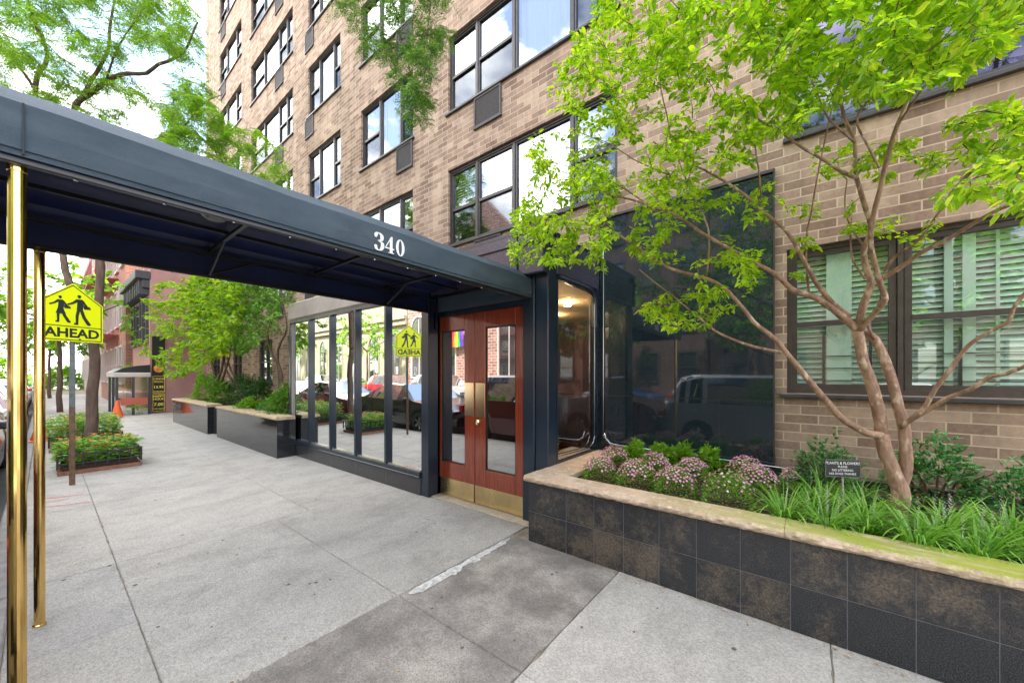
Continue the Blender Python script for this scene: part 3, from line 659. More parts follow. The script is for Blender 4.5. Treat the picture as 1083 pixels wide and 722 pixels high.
# side glass of the lobby (faces the planter)
sx = -2.135
s_ = MB(); s_.box(sx-.05, sx+.0, DY+.152, DY+.19, .62, 2.68); s_.box(sx-.05, sx+.004, YB-.16, YB-.05, .0, 2.68)
s_.tube(cat_rom([(sx+.004, DY+.19, 2.66), (sx+.004, YB-.38, 2.66), (sx+.004, YB-.24, 2.62), (sx+.004, YB-.18, 2.50), (sx+.004, YB-.17, 2.2)], 5), .028, 8)
s_.box(sx-.05, sx, DY+.19, YB-.16, .0, .655); s_.box(sx-.05, sx, DY+.19, YB-.16, 2.64, 2.69)
sw = s_.build('side_window', M['navy_metal'], bld)
ch = MB(); ch.tube(cat_rom([(sx+.014, DY+.19, .715), (sx+.014, YB-.42, .70), (sx+.014, YB-.28, .72), (sx+.014, YB-.205, .80), (sx+.014, YB-.195, 1.0), (sx+.014, YB-.195, 2.4), (sx+.014, YB-.23, 2.54), (sx+.014, YB-.36, 2.61), (sx+.014, DY+.3, 2.63)], 5), .006, 8)
ch.tube(cat_rom([(-2.06, YB-.07, 3.3), (-2.06, YB-.07, 1.0), (-2.05, YB-.08, .84), (-1.97, YB-.1, .76)], 5), .010, 8)
ch.build('chrome_trim', M['chrome'], sw, smooth=True)
MB().poly([(sx-.02, DY+.19, .655), (sx-.02, YB-.16, .655), (sx-.02, YB-.16, 2.64), (sx-.02, DY+.19, 2.64)]).build('pane', M['glass_clear'], sw)
lo_m = pmat('lobby_wood', (.05, .017, .009), .35, 0, (.03, .010, .006), 4, stretch=(5, 5, .6))
lb = MB()
lb.poly([(-7.8, YB+2.2, 0), (-2.2, YB+2.2, 0), (-2.2, YB+2.2, 2.66), (-7.8, YB+2.2, 2.66)])
lb.poly([(-2.185, YB-.05, 0), (-2.185, YB+2.2, 0), (-2.185, YB+2.2, 2.66), (-2.185, YB-.05, 2.66)])
lb.poly([(-7.8, DY+.3, 0), (-7.8, YB+2.2, 0), (-7.8, YB+2.2, 2.66), (-7.8, DY+.3, 2.66)])
lb.box(-4.6, -4.3, 4.5, 4.8, 0, 2.65); lb.mi = 1
lb.poly([(-7.8, DY+.11, 2.655), (-2.19, DY+.11, 2.655), (-2.19, YB+2.2, 2.655), (-7.8, YB+2.2, 2.655)]); lb.mi = 2
lb.poly([(-7.8, DY+.11, .01), (-2.19, DY+.11, .01), (-2.19, YB+2.2, .01), (-7.8, YB+2.2, .01)])
lb.mi = 0; lb.box(-7.8, -3.99, DY+.11, DY+.13, 0, 2.65)
lb.build('lobby', [lo_m, pmat('lobby_ceiling', (.62, .50, .36), .8), pmat('lobby_floor', (.12, .08, .06), .2)], bld)
warm = emat('warm_bulb', (1, .62, .25), 60)
for (x, y) in ((-2.75, 3.85), (-2.75, 4.75), (-3.5, 5.6), (-3.6, 4.3)):
    b = MB(); b.lathe((x, y, 2.60), [(.055, .052), (.06, .03), (.05, .0), (0, -.012)], 12)
    b.build('ceiling_lamp', warm, bld)
    ld = bpy.data.lights.new('lobby_light', 'POINT'); ld.energy = 1.6; ld.color = (1, .68, .36); ld.shadow_soft_size = .06
    lo = bpy.data.objects.new('lobby_light', ld); sc.collection.objects.link(lo); lo.location = Vector((x, y, 2.5))-bld.location; lo.parent = bld
# --- storefront glazing left of the doors
SY = 3.13
st = MB(); mull = [-8.2, -7.34, -6.51, -5.67, -4.82]
for x in mull: st.box(x-.026, x+.026, SY-.045, SY+.06, .30, 2.64, .004)
st.box(-8.2, -4.02, SY-.045, SY+.06, .255, .305); st.box(-8.2, -4.02, SY-.055, SY+.06, .225, .252, .004); st.box(-8.2, -4.02, SY-.04, SY+.06, 2.63, 2.68)
sf = st.build('storefront', M['navy_metal'], bld)
ed = mull+[-4.02]
for i in range(5):
    a, b = ed[i]+.026, ed[i+1]-(.026 if i < 4 else 0)
    MB().poly([(a, SY+.01, .305), (b, SY+.01, .305), (b, SY+.01, 2.63), (a, SY+.01, 2.63)]).build('pane', M['glass_store'], sf)
    MB().box(a+.002, b-.002, SY-.028, SY+.005, .306, .33).build('glazing_bar', M['steel'], sf)
t = MB()
for i in range(5): t.poly([(ed[i]+.003, SY-.03, .0), (ed[i+1]-.003, SY-.03, .0), (ed[i+1]-.003, SY-.03, .224), (ed[i]+.003, SY-.03, .224)])
t.build('base_tiles', M['granite_base'], sf, uv=True)
MB().box(-8.2, -4.02, SY-.028, SY+.05, 0, .224).build('base_backing', M['dark_frame'], sf)
MB().box(-8.26, -4.02, SY-.06, SY+.1, 2.681, 3.03, .03).box(-8.26, -8.15, SY+.1, YB, 2.681, 3.03).box(-8.26, -8.16, SY-.02, YB, 0, 2.68).build('storefront_fascia', M['cream_plaster'], bld)
MB().box(-8.2, -4.03, SY+.1, YB, 2.98, 3.02).build('storefront_roof', M['dark_frame'], bld)

# ------------------------------------------------------------------ the entrance canopy
cx0, cx1, cy0, cy1 = -3.92, -2.33, -.34, 3.27
can = thing('entrance_canopy', ((cx0+cx1)/2, -.02, 0), 'long dark blue fabric entrance canopy numbered 340 on brass poles', 'canopy')
zb, zt = 2.425, 2.628
k = MB(); nseg = 60; ev = .07
prof = [(cx1, zb), (cx1+.004, zb+.1), (cx1, zt), (cx1-ev, zt+.072), ((cx0+cx1)/2, zt+.10), (cx0+ev, zt+.072), (cx0, zt), (cx0-.004, zb+.1), (cx0, zb-.0)]
def sagf(y): return .009*math.sin(y*5.1)+.006*math.sin(y*11+1)+.003*math.sin(y*27)
for i in range(nseg):
    ya, yb_ = cy0+(cy1-cy0)*i/nseg, cy0+(cy1-cy0)*(i+1)/nseg
    for j in range(len(prof)-1):
        (xa, za), (xb_, zb_) = prof[j], prof[j+1]
        q = lambda x, z, y: (x+(sagf(y)*.6 if zb < z < zt+.01 else 0), y, z+(sagf(y)*.5 if z > zt+.01 else 0))
        k.poly([q(xa, za, ya), q(xb_, zb_, ya), q(xb_, zb_, yb_), q(xa, za, yb_)])
k.poly([(x, cy0, z) for x, z in prof][::-1]); k.poly([(x, cy1, z) for x, z in prof])
k.build('fabric_cover', M['canvas'], can)
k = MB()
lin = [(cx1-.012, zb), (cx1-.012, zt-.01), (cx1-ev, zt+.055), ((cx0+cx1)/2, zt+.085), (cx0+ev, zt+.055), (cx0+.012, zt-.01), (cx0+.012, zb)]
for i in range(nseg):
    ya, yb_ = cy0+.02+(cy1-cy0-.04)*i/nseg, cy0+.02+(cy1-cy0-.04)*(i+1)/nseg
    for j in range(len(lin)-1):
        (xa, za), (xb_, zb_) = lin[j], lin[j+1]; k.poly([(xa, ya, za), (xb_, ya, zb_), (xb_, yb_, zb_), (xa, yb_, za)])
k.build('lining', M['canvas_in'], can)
k = MB()
for x in (cx0+.03, cx1-.03): k.box(x-.014, x+.014, cy0+.02, cy1-.02, zb-.024, zb+.006, .004)
for x in (cx0+.05, cx1-.05): k.box(x-.012, x+.012, cy0+.03, cy1-.03, zt-.05, zt-.025)
for x in (cx0+.55, cx1-.52): k.box(x-.012, x+.012, cy0+.03, cy1-.03, zt+.005, zt+.03)
for y in (cy0+.03, .85, 1.7, 2.5, cy1-.03):
    k.box(cx0+.045, cx1-.045, y-.012, y+.012, zt-.02, zt+.004)
for y in (.85, 2.5):
    for sgn, xw in ((1, cx0+.05), (-1, cx1-.05)):
        k.tube([(xw, y, zb), (xw+sgn*.42, y, zt-.01)], .010, 6)
        k.tube([(xw, y, zb), (xw, y+.34, zt-.03)], .009, 6)
k.build('frame_bars', M['black_metal'], can)
sc_m = MB()
for xx in (cx1-.014, cx0+.046):
    y = cy0+.15
    while y < cy1: sc_m.lathe((xx-.016, y, zb-.030), [(0, 0), (.007, .001), (.007, .005)], 6); y += .27
sc_m.build('screw', M['steel'], can)
m = MB()
for y in (-.05,): m.box(cx1+.002, cx1+.0085, y-.003, y+.003, zb+.006, zt-.002)
m.box(cx1+.001, cx1+.0075, cy0+.01, cy1-.01, zb+.022, zb+.0245)
m.build('seam', pmat('seam_thread', (.02, .03, .042), .8), can)
br = MB(); br.box(-3.90, -3.87, 3.2, 3.225, 2.2, 2.42); br.build('wall_bracket', M['steel'], can)
def pole(x, y, top=2.41):
    p = MB(); p.lathe((x, y, 0), [(.030, 0), (.030, .008), (.024, .012), (.024, .03), (.024, top-.03), (.026, top-.028), (.026, top)], 20)
    p.build('pole', M['brass'], can, smooth=False)
    for f_ in can.children[-1].data.polygons: f_.use_smooth = True
pole(-3.845, -.02); pole(-2.395, -.066)
l_ = MB(); l_.lathe((-2.53, .58, 2.44), [(0, 0), (.04, .003), (.06, .02), (.075, .05), (.075, .17)], 16); l_.build('downlight', M['black_metal'], can)
# 340 in heavy serif figures, on the side of the canopy
def stroke(m, pts, wf, fn, d):
    """calligraphic stroke with a width that follows its direction"""
    P = [Vector((p[0], p[1], 0)) for p in pts]; P = cat_rom(P, 6); Lp = []; Rp = []
    for i, p in enumerate(P):
        dd = (P[min(i+1, len(P)-1)]-P[max(i-1, 0)]).normalized(); w_ = wf(abs(dd.y)); n_ = Vector((-dd.y, dd.x, 0))
        Lp.append(p+n_*w_/2); Rp.append(p-n_*w_/2)
    for i in range(len(P)-1):
        m.prism([(Lp[i].x, Lp[i].y), (Rp[i].x, Rp[i].y), (Rp[i+1].x, Rp[i+1].y), (Lp[i+1].x, Lp[i+1].y)], fn, 0, d)
def disc(m, cx, cy, r, fn, d): m.prism([(cx+r*math.cos(a*math.pi/6), cy+r*math.sin(a*math.pi/6)) for a in range(12)], fn, 0, d)
def digits(fn, d, m):
    wf = lambda v: .05+.17*v**1.5
    # 3
    stroke(m, [(.10, .80), (.20, .96), (.36, .98), (.50, .86), (.48, .64), (.26, .54)], wf, fn, d)
    stroke(m, [(.26, .54), (.50, .46), (.55, .26), (.44, .06), (.24, .01), (.08, .14)], wf, fn, d)
    disc(m, .12, .80, .085, fn, d*1.01); disc(m, .11, .19, .095, fn, d*1.01)
    # 4
    x = .72
    m.prism([(x+.32, 0), (x+.50, 0), (x+.50, 1), (x+.42, 1), (x+.32, .86)], fn, 0, d*1.02)
    m.prism([(x-.02, .24), (x+.62, .24), (x+.62, .31), (x+.03, .31)], fn, 0, d)
    m.prism([(x-.02, .24), (x+.07, .31), (x+.42, .92), (x+.42, 1)], fn, 0, d*.98)
    m.prism([(x+.22, 0), (x+.60, 0), (x+.60, .045), (x+.22, .045)], fn, 0, d*1.03)
    # 0
    x = 1.47; n = 28
    for i in range(n):
        a, b = 2*math.pi*i/n, 2*math.pi*(i+1)/n
        o_ = lambda t: (x+.30+.30*math.cos(t), .5+.51*math.sin(t)); n_ = lambda t: (x+.30+.125*math.cos(t), .5+.455*math.sin(t))
        m.prism([o_(a), o_(b), n_(b), n_(a)], fn, 0, d)
nm = MB(); Hd = .118; y0 = 1.40
digits(lambda u, v, d: (cx1+.0085+d, y0+u*Hd*1.0, 2.458+v*Hd), .004, nm)
nm.build('house_number', M['white_paint'], can)

# ------------------------------------------------------------------ granite planters
def tiles(m, x0, x1, y0, y1, xs_, z0, z1, rows, g=.0022):
    for i in range(len(xs_)-1):
        for r in range(rows):
            za = z0+(z1-z0)*r/rows; zb_ = z0+(z1-z0)*(r+1)/rows
            a, b = xs_[i], xs_[i+1]
            P0 = (x0+(x1-x0)*a, y0+(y1-y0)*a); P1 = (x0+(x1-x0)*b, y0+(y1-y0)*b)
            ux, uy = (P1[0]-P0[0]), (P1[1]-P0[1]); ln = math.hypot(ux, uy); ux /= ln; uy /= ln
            m.poly([(P0[0]+ux*g, P0[1]+uy*g, za+g), (P1[0]-ux*g, P1[1]-uy*g, za+g), (P1[0]-ux*g, P1[1]-uy*g, zb_-g), (P0[0]+ux*g, P0[1]+uy*g, zb_-g)])
PY, PXL, PXR, PH = 2.91, -2.115, 6.0, .577
pl = thing('granite_planter', (PXL, PY, 0), 'low black granite planter beside the doors with mossy sandstone coping, brown blotches on its tiles', 'planter')
tx = [-2.115, -1.70, -1.43, -1.17, -.89, -.63, -.36, -.09, .175, .45, .73]
while tx[-1] < 5.9: tx.append(tx[-1]+.275)
tx[-1] = PXR
t = MB(); fr_ = [(x-PXL)/(PXR-PXL) for x in tx]
tiles(t, PXL, PXR, PY, PY, fr_, 0, PH, 2); tiles(t, PXL, PXL, YB-.05, PY, [0, .25, .5, .75, 1], 0, PH, 2)
t.build('tile_face', M['granite_pl'], pl, uv=True)
MB().box(PXL+.003, PXR, PY+.003, PY+.16, 0, PH-.002).box(PXL+.003, PXL+.16, PY+.163, YB-.06, 0, PH-.002).build('grout_core', M['grout'], pl)
def rough_slab(m, x0, x1, y0, y1, z0, z1, n, amp=.006):
    """stone with a rough split front face (towards -Y)"""
    b = len(m.v); rows = [(y0+.012, z0), (y0, z0+(z1-z0)*.3), (y0-.002, z0+(z1-z0)*.65), (y0+.010, z1), (y1, z1), (y1, z0)]
    for i in range(n+1):
        x = x0+(x1-x0)*i/n
        for j, (y, z) in enumerate(rows):
            q = noise.noise(Vector((x*22, j*2.3, 1)))*amp*(1.6 if j < 4 else .15)
            m.v.append((x, y+q, z+noise.noise(Vector((x*9, j, 7)))*amp*(.6 if j in (1, 2) else .12)))
    k_ = len(rows)
    for i in range(n):
        for j in range(k_):
            j2 = (j+1) % k_; m.face((b+i*k_+j, b+(i+1)*k_+j, b+(i+1)*k_+j2, b+i*k_+j2))
    m.face(tuple(b+j for j in range(k_))[::-1]); m.face(tuple(b+n*k_+j for j in range(k_)))
cp = MB()
cj = [-2.15, -.56, -.12, 1.25, 2.8, 4.4, 6.0]
for i in range(len(cj)-1): rough_slab(cp, cj[i]+(.001 if i else 0), cj[i+1]-.001, PY-.035, 3.12, PH, .632, 90 if i < 3 else 12, .0075)
b0 = len(cp.v); cp.box(-2.15, -1.80, 3.123, YB-.06, PH, .631, .006)
cp.build('coping', M['mossy'], pl)
so = MB(); nx, ny = 60, 12
b0 = 0
for i in range(nx+1):
    for j in range(ny+1):
        x = -1.96+(PXR+1.9)*i/nx; y = 3.05+(YB-.1-3.05)*j/ny; so.v.append((x, y, .545+.03*noise.noise(Vector((x*3, y*3, 0)))+.015*noise.noise(Vector((x*12, y*12, 0)))))
for i in range(nx):
    for j in range(ny): so.face((i*(ny+1)+j, (i+1)*(ny+1)+j, (i+1)*(ny+1)+j+1, i*(ny+1)+j+1))
so.build('soil', M['soil'], pl)

def polished_planter(x0, x1, yf, h, label, backfrom):
    p = thing('granite_planter', (x1, yf, 0), label, 'planter', 'polished granite planters along the pavement')
    n = max(3, int((x1-x0)/.75)); t = MB(); tiles(t, x0, x1, yf, yf, [i/n for i in range(n+1)], 0, h, 1, .0015); tiles(t, x1, x1, yf, yf+.33, [0, 1], 0, h, 3, .002)
    tiles(t, x0, x0, yf+1.5, yf, [0, .5, 1], 0, h, 1, .002)
    t.build('tile_face', M['granite_pol'], p, uv=True)
    MB().box(x0+.003, x1-.003, yf+.003, yf+.3, 0, h-.001).box(x0+.003, x0+.3, yf+.303, YB-.02, 0, h-.001).box(backfrom-.3, backfrom-.003, yf+.303, YB-.02, 0, h-.001).build('core', M['dark_frame'], p)
    c = MB(); rough_slab(c, x0-.02, x1+.02, yf-.03, yf+.32, h, h+.06, 30); c.box(x0-.02, x0+.3, yf+.322, YB-.02, h, h+.06, .005); c.build('coping', M['sandstone'], p)
    MB().poly([(x0+.25, yf+.3, h-.04), (backfrom-.1, yf+.3, h-.04), (backfrom-.1, YB-.02, h-.04), (x0+.25, YB-.02, h-.04)]).build('soil', M['soil'], p)
    return p
polished_planter(-11.9, -7.93, 2.76, .73, 'polished black granite planter wall next to the glazed storefront', -8.3)
polished_planter(-16.9, -12.6, 2.72, .73, 'farther polished black granite planter wall, beyond the service gap', -12.6)
gp2 = MB(); gp2.box(-12.58, -12.50, 2.86, 2.92, 0, .74).box(-11.98, -11.92, 2.86, 2.92, 0, .74)
z = .1
gp2.box(-12.5, -11.98, 2.875, 2.905, .05, .70)
tag(gp2.build('service_gate', M['dark_frame']), 'low dark metal gate in the gap between the two polished planters', 'gate')

# ------------------------------------------------------------------ plants
def dome_points(n, rx, ry, rz):
    out = []
    for i in range(n):
        z = 1-(i+.5)/n*1.05; r = math.sqrt(max(0, 1-z*z)); a = i*2.39996
        out.append((Vector((rx*r*math.cos(a), ry*r*math.sin(a), rz*z)), Vector((r*math.cos(a), r*math.sin(a), z+.1)).normalized()))
    return out
def make_mum(loc, r, h, label, dens=1.0):
    o = thing('chrysanthemum', loc, label, 'flower', 'pink chrysanthemums in the granite planter')
    L_ = Vector(loc); f = MB(); p = MB()
    for c_, n_ in dome_points(430, r, r, h):
        for q in range(2):
            k = ru(.72, .98); pos = L_+c_*k; d = (n_+Vector((ru(-.7, .7), ru(-.7, .7), ru(-.3, .6)))).normalized()
            f.leaf(pos, d, Vector((ru(-.5, .5), ru(-.5, .5), 1)), ru(.022, .036), ru(.012, .018))
    for c_, n_ in dome_points(int(210*dens), r, r, h):
        if c_.z < h*(.42+.25*rnd()) or rnd() < .20-.25*min(1, c_.z/h) : continue
        if noise.noise((L_+c_)*11) < -.28: continue
        pos = L_+c_*ru(1.03, 1.12); a = n_.orthogonal().normalized(); b = n_.cross(a); rr = ru(.007, .0125); nn = 7
        v0 = len(p.v); p.v.append(tuple(pos+n_*.004))
        for k in range(nn):
            t = 2*math.pi*k/nn; p.v.append(tuple(pos+(a*math.cos(t)+b*math.sin(t))*rr+n_*ru(-.003, .004)))
        for k in range(nn): p.face((v0, v0+1+k, v0+1+(k+1) % nn))
    f.build('foliage', M['leaf_mum'], o); p.build('blossoms', M['petal'], o)
mums = [(-1.62, 3.42, .19, 'leftmost pink chrysanthemum mound at the planter corner'),
        (-1.70, 3.98, .19, 'pink chrysanthemum mound at the back left, against the lobby glass'),
        (-1.25, 3.42, .20, 'second pink chrysanthemum mound along the coping from the door end'),
        (-1.24, 3.90, .19, 'pale pink chrysanthemum mound in the back row, second from the lobby glass'),
        (-.90, 3.38, .20, 'third pink chrysanthemum mound along the coping, very round'),
        (-.88, 3.88, .19, 'pink chrysanthemum mound in the back row, third from the lobby glass'),
        (-.50, 3.36, .22, 'widest green and pink chrysanthemum mound along the coping, next to the grassy clumps'),
        (-.47, 4.20, .20, 'pink chrysanthemum mound farthest back below the granite panel'),
        (-.36, 3.85, .20, 'deep pink chrysanthemum mound behind the widest one'),
        (-.10, 4.28, .15, 'small pink chrysanthemum mound by the brick wall, rightmost of the pink ones')]
for (x, y, r, lb_) in mums: make_mum((x, y, .55), r*.93, r*1.25, lb_, .7 if r == .22 else 1.9)

def make_liriope(loc, n, ln, label, spikes=3, lime=False):
    o = thing('liriope_clump', loc, label, 'plant', 'grassy lilyturf clumps in the granite planter'); m = MB(); L_ = Vector(loc)
    for i in range(n):
        a = ru(0, 2*math.pi); l = ln*ru(.6, 1.1); out = l*ru(.45, .95); hh = l*ru(.4, .85); w = ru(.008, .012)
        dx, dy = math.cos(a), math.sin(a); px_, py_ = -dy*w/2, dx*w/2; r0 = ru(0, .05); b = len(m.v); K = 5
        droop = ru(.7, 1.7)
        for k in range(K+1):
            t = k/K; rr = r0+out*t**1.15; z = hh*(1.9*t-droop*t*t*1.0); ww = 1-t**3*.9
            x = L_.x+dx*rr; y = L_.y+dy*rr
            m.v.append((x-px_*ww, y-py_*ww, L_.z+z)); m.v.append((x+px_*ww, y+py_*ww, L_.z+z))
        for k in range(K): m.face((b+2*k, b+2*k+1, b+2*k+3, b+2*k+2))
    m.build('blades', M['blade'] if not lime else M['leaf_lime'], o)
    if spikes:
        p = MB()
        for i in range(spikes):
            a = ru(0, 6.28); r = ru(.02, .12); x = L_.x+r*math.cos(a); y = L_.y+r*math.sin(a); h = ln*ru(.75, 1.05)
            p.tube([(x, y, L_.z), (x+.01, y, L_.z+h*.6)], .0015, 4)
            for k in range(16):
                z = L_.z+h*(.6+.4*k/16); t = k*2.4
                p.leaf(Vector((x+.01, y, z)), Vector((math.cos(t), math.sin(t), .5)), Vector((0, 0, 1)), .011, .009)
        p.build('flower_spikes', M['spike'], o)
names = []
lir = [(-.14, 3.26), (.03, 3.52), (.10, 3.22), (.30, 3.34), (.33, 3.62), (.50, 3.22), (.62, 3.42), (.74, 3.24), (.86, 3.50), (1.0, 3.26), (1.15, 3.5), (1.3, 3.3), (1.0, 3.78), (.72, 3.7), (.08, 3.85), (-.02, 4.1), (.3, 4.05), (1.5, 3.4), (1.8, 3.3), (2.2, 3.5), (2.7, 3.35), (3.3, 3.5)]
lab_l = ['grassy lilyturf clump nearest the widest pink chrysanthemum', 'grassy clump just left of the small black notice, set back', 'grassy clump by the coping, left of the small black notice stake',
 'grassy clump by the coping just right of the small black notice stake', 'grassy clump between the notice stake and the tree trunk', 'grassy clump hanging to the coping in front of the tree trunk', 'grassy clump with pale flower spikes right beside the tree trunk',
 'large arching grassy clump leaning over the mossy coping right of the trunk', 'grassy clump with many lilac spikes behind the large arching clump', 'grassy clump at the right picture edge near the mossy coping', 'grassy clump at the right picture edge, second from the coping']
lab_m = ['grassy clump just past the right picture edge beside the lime leafy plant', 'grassy clump behind the lime leafy plant, below the dark shrub', 'grassy clump hidden directly behind the tree trunk', 'grassy clump behind the black notice, halfway to the brick wall', 'grassy clump tucked against the wall beside the smallest chrysanthemum', 'grassy clump in front of the shrub left of the tree',
 'first grassy clump out of the picture on the right', 'second grassy clump out of the picture on the right, at the coping', 'third grassy clump out of the picture on the right', 'fourth grassy clump out of the picture on the right', 'last grassy clump out of the picture on the right']
for i, (x, y) in enumerate(lir):
    make_liriope((x, y, .55), 115 if i < 14 else 80, ru(.30, .37), lab_l[i] if i < len(lab_l) else lab_m[i-11], 5 if i in (6, 8, 2) else 1)
def bush(name, loc, rx, ry, rz, mat, n, ll, lw, label, cat, group=None, seed=1, stems=True, lay=False):
    o = thing(name, loc, label, cat, group); m = MB(); L_ = Vector(loc)
    for i in range(n):
        z = rnd()**.7; a = ru(0, 6.283); rr = math.sqrt(max(0, 1-z*z))*ru(.55, 1.0)
        q = .78+.5*noise.noise(Vector((math.cos(a)*1.7+seed*3.1, math.sin(a)*1.7, z*2.5)))
        p = L_+Vector((rx*rr*q*math.cos(a), ry*rr*q*math.sin(a), rz*z*q*ru(.8, 1.05)+.02))
        out = Vector((math.cos(a)*rr, math.sin(a)*rr, z*.8)); d = (out+Vector((ru(-.8, .8), ru(-.8, .8), ru(-.4, .5))))
        for s_i in range(3):
            dd = (d+Vector((ru(-.8, .8), ru(-.8, .8), ru(-.3, .3)))).normalized()
            m.leaf(p, dd, Vector((ru(-.3, .3), ru(-.3, .3), 1)), ll*ru(.7, 1.2), lw*ru(.7, 1.2))
    m.build('foliage', mat, o)
    if stems:
        s_ = MB()
        for i in range(9):
            a = i*.7; e_ = L_+Vector((rx*.6*math.cos(a), ry*.6*math.sin(a), rz*.6)); s_.tube([L_+Vector((.03*math.cos(a), .03*math.sin(a), -.02)), (L_+e_)/2+Vector((0, 0, .05)), e_], [.012, .008, .004], 5)
        s_.build('stems', M['twig'], o)
    return o
# low bright green ground plants below the panel
for i, (x, y) in enumerate([(-1.55, 4.22), (-1.3, 4.26), (-1.05, 4.24), (-.8, 4.26)]):
    bush('leafy_perennial', (x, y, .55), .20, .15, .30, M['leaf_lime'], 260, .06, .018, ['bright green leafy plant under the panel, nearest the lobby glass', 'bright green leafy plant under the panel, second from the lobby glass', 'bright green leafy plant under the panel, third from the lobby glass', 'bright green leafy plant under the panel, farthest from the lobby glass'][i], 'plant', 'bright green plants below the granite panel', i+3, False)
bush('evergreen_shrub', (.12, 4.18, .55), .38, .26, .50, M['leaf_azalea'], 600, .045, .017, 'dark green layered shrub left of the tree, against the brick wall', 'shrub', None, 11)
bush('evergreen_shrub', (.75, 4.20, .55), .46, .28, .58, M['leaf_azalea'], 900, .045, .017, 'dark green layered shrub behind the tree trunk, under the window', 'shrub', None, 5)
bush('evergreen_shrub', (1.15, 4.15, .55), .38, .26, .48, M['leaf_azalea'], 560, .045, .017, 'dark green layered shrub right of the tree trunk, under the window', 'shrub', None, 8)
bush('leafy_perennial', (1.02, 3.5, .55), .16, .16, .2, M['leaf_lime'], 120, .05, .022, 'bright lime leafy plant right of the arching grass at the picture edge', 'plant', None, 21, False)

# small notice on a stake
nt = thing('garden_notice', (.20, 3.6, .55), 'small black notice with white lettering on a stake in front of the tree', 'sign')
n0 = at(873, 486, Y=3.5); 
nv = Vector((.86, .50, 0)).normalized(); nx_ = Vector((nv.y, -nv.x, 0))
nc = at(890.5, 495, Y=3.55); W2, H2 = .112, .062
def np_(u, v, d): q = nc+nv*u+nx_*d; return (q.x, q.y, q.z+v-.06*u*0)
m = MB(); m.prism([(-W2, -H2), (W2, -H2), (W2, H2), (-W2, H2)], np_, 0, -.006); m.build('plate', M['black_metal'], nt)
m = MB()
for (a, b, c0, d) in ((-W2, W2, -H2, -H2+.004), (-W2, W2, H2-.004, H2), (-W2, -W2+.004, -H2, H2), (W2-.004, W2, -H2, H2)): m.prism([(a, c0), (b, c0), (b, d), (a, d)], np_, .0005, .003)
m.build('rim', M['galv'], nt)
st_t = at(892, 510, Y=3.56); m = MB(); m.tube([(nc.x, nc.y+.006, nc.z-.06), (nc.x+.004, nc.y+.01, .75), (nc.x+.008, nc.y+.01, .5)], .007, 6); m.build('stake', pmat('weathered_stake', (.55, .5, .42), .6, 0, (.05, .05, .05), 18), nt)
def text(body, size, fn, mat, parent, name='lettering', align='CENTER', ext=.0, bold=0):
    cu = bpy.data.curves.new('txt', 'FONT'); cu.body = body; cu.size = size; cu.align_x = align; cu.align_y = 'CENTER'; cu.resolution_u = 3; cu.offset = bold
    ob = bpy.data.objects.new('txt', cu); sc.collection.objects.link(ob)
    dg = bpy.context.evaluated_depsgraph_get(); me = bpy.data.meshes.new_from_object(ob.evaluated_get(dg))
    bpy.data.objects.remove(ob); off = wloc(parent)
    for v in me.vertices:
        q = Vector(fn(v.co.x, v.co.y, 0)); v.co = q-off
    me.materials.clear(); me.materials.append(mat); me.name = name
    o = bpy.data.objects.new(name, me); sc.collection.objects.link(o); o.parent = parent; return o
for i, (tx_, sz) in enumerate((('PLANTS & FLOWERS', .026), ('PLEASE', .021), ('NO LITTERING', .022), ('NO DOGS THANKS', .021))):
    text(tx_, sz, lambda u, v, d, i=i: np_(u*.93, v+.036-.025*i, .0015), M['white_paint'], nt)

# ------------------------------------------------------------------ leaves on twigs
def inpoly(x, y, P):
    c_ = False; j = len(P)-1
    for i in range(len(P)):
        if (P[i][1] > y) != (P[j][1] > y) and x < (P[j][0]-P[i][0])*(y-P[i][1])/(P[j][1]-P[i][1])+P[i][0]: c_ = not c_
        j = i
    return c_
def nearest(nodes, p):
    best = None; bd = 1e9
    for q in nodes:
        d = (q[0]-p[0])**2+(q[1]-p[1])**2+(q[2]-p[2])**2
        if d < bd: bd = d; best = q
    return Vector(best), math.sqrt(bd)
def grow(nodes, targets, tw, lv, leaf_fn, rad=.006, addnodes=True, sag=.04):
    """join every target point to the nearest wood with a thin twig that carries leaves"""
    targets = sorted(targets, key=lambda t: nearest(nodes[::4] or nodes, t)[1])
    for t in targets:
        b, d = nearest(nodes, t)
        if d < .05: continue
        mid = (b+t)/2+Vector((ru(-.1, .1)*d, ru(-.1, .1)*d, sag*d+ru(-.08, .08)*d))
        pts = cat_rom([b, mid, t], 4); r = min(rad, .0022+.006*d)
        tw.tube(pts, [r*(1-.75*k/(len(pts)-1)) for k in range(len(pts))], 4, False)
        if addnodes: nodes += [tuple(q) for q in pts[2::3]]
        leaf_fn(pts, lv)
def broad_leaves(lmin, lmax, n, start=.25, flat=.75):
    def fn(pts, lv):
        for k in range(n):
            t = start+(1-start)*(k+rnd())/n; f = t*(len(pts)-1); i = min(int(f), len(pts)-2); p = pts[i].lerp(pts[i+1], f-i)
            ax = (pts[i+1]-pts[i]).normalized(); side = ax.cross(Vector((0, 0, 1))); side = side.normalized() if side.length > .01 else Vector((1, 0, 0))
            s_ = 1 if k % 2 else -1; d = ax*ru(.2, .9)+side*s_*ru(.4, 1)+Vector((0, 0, ru(-.55, .15)))
            l = ru(lmin, lmax); p2 = p+d.normalized()*.012+Vector((ru(-.02, .02), ru(-.02, .02), ru(-.02, .02)))
            (lv.leaf6 if lmax < .07 else lv.leaf)(p2, d, Vector((ru(-flat, flat), ru(-flat, flat), 1)), l, l*ru(.46, .62), .12)
    return fn
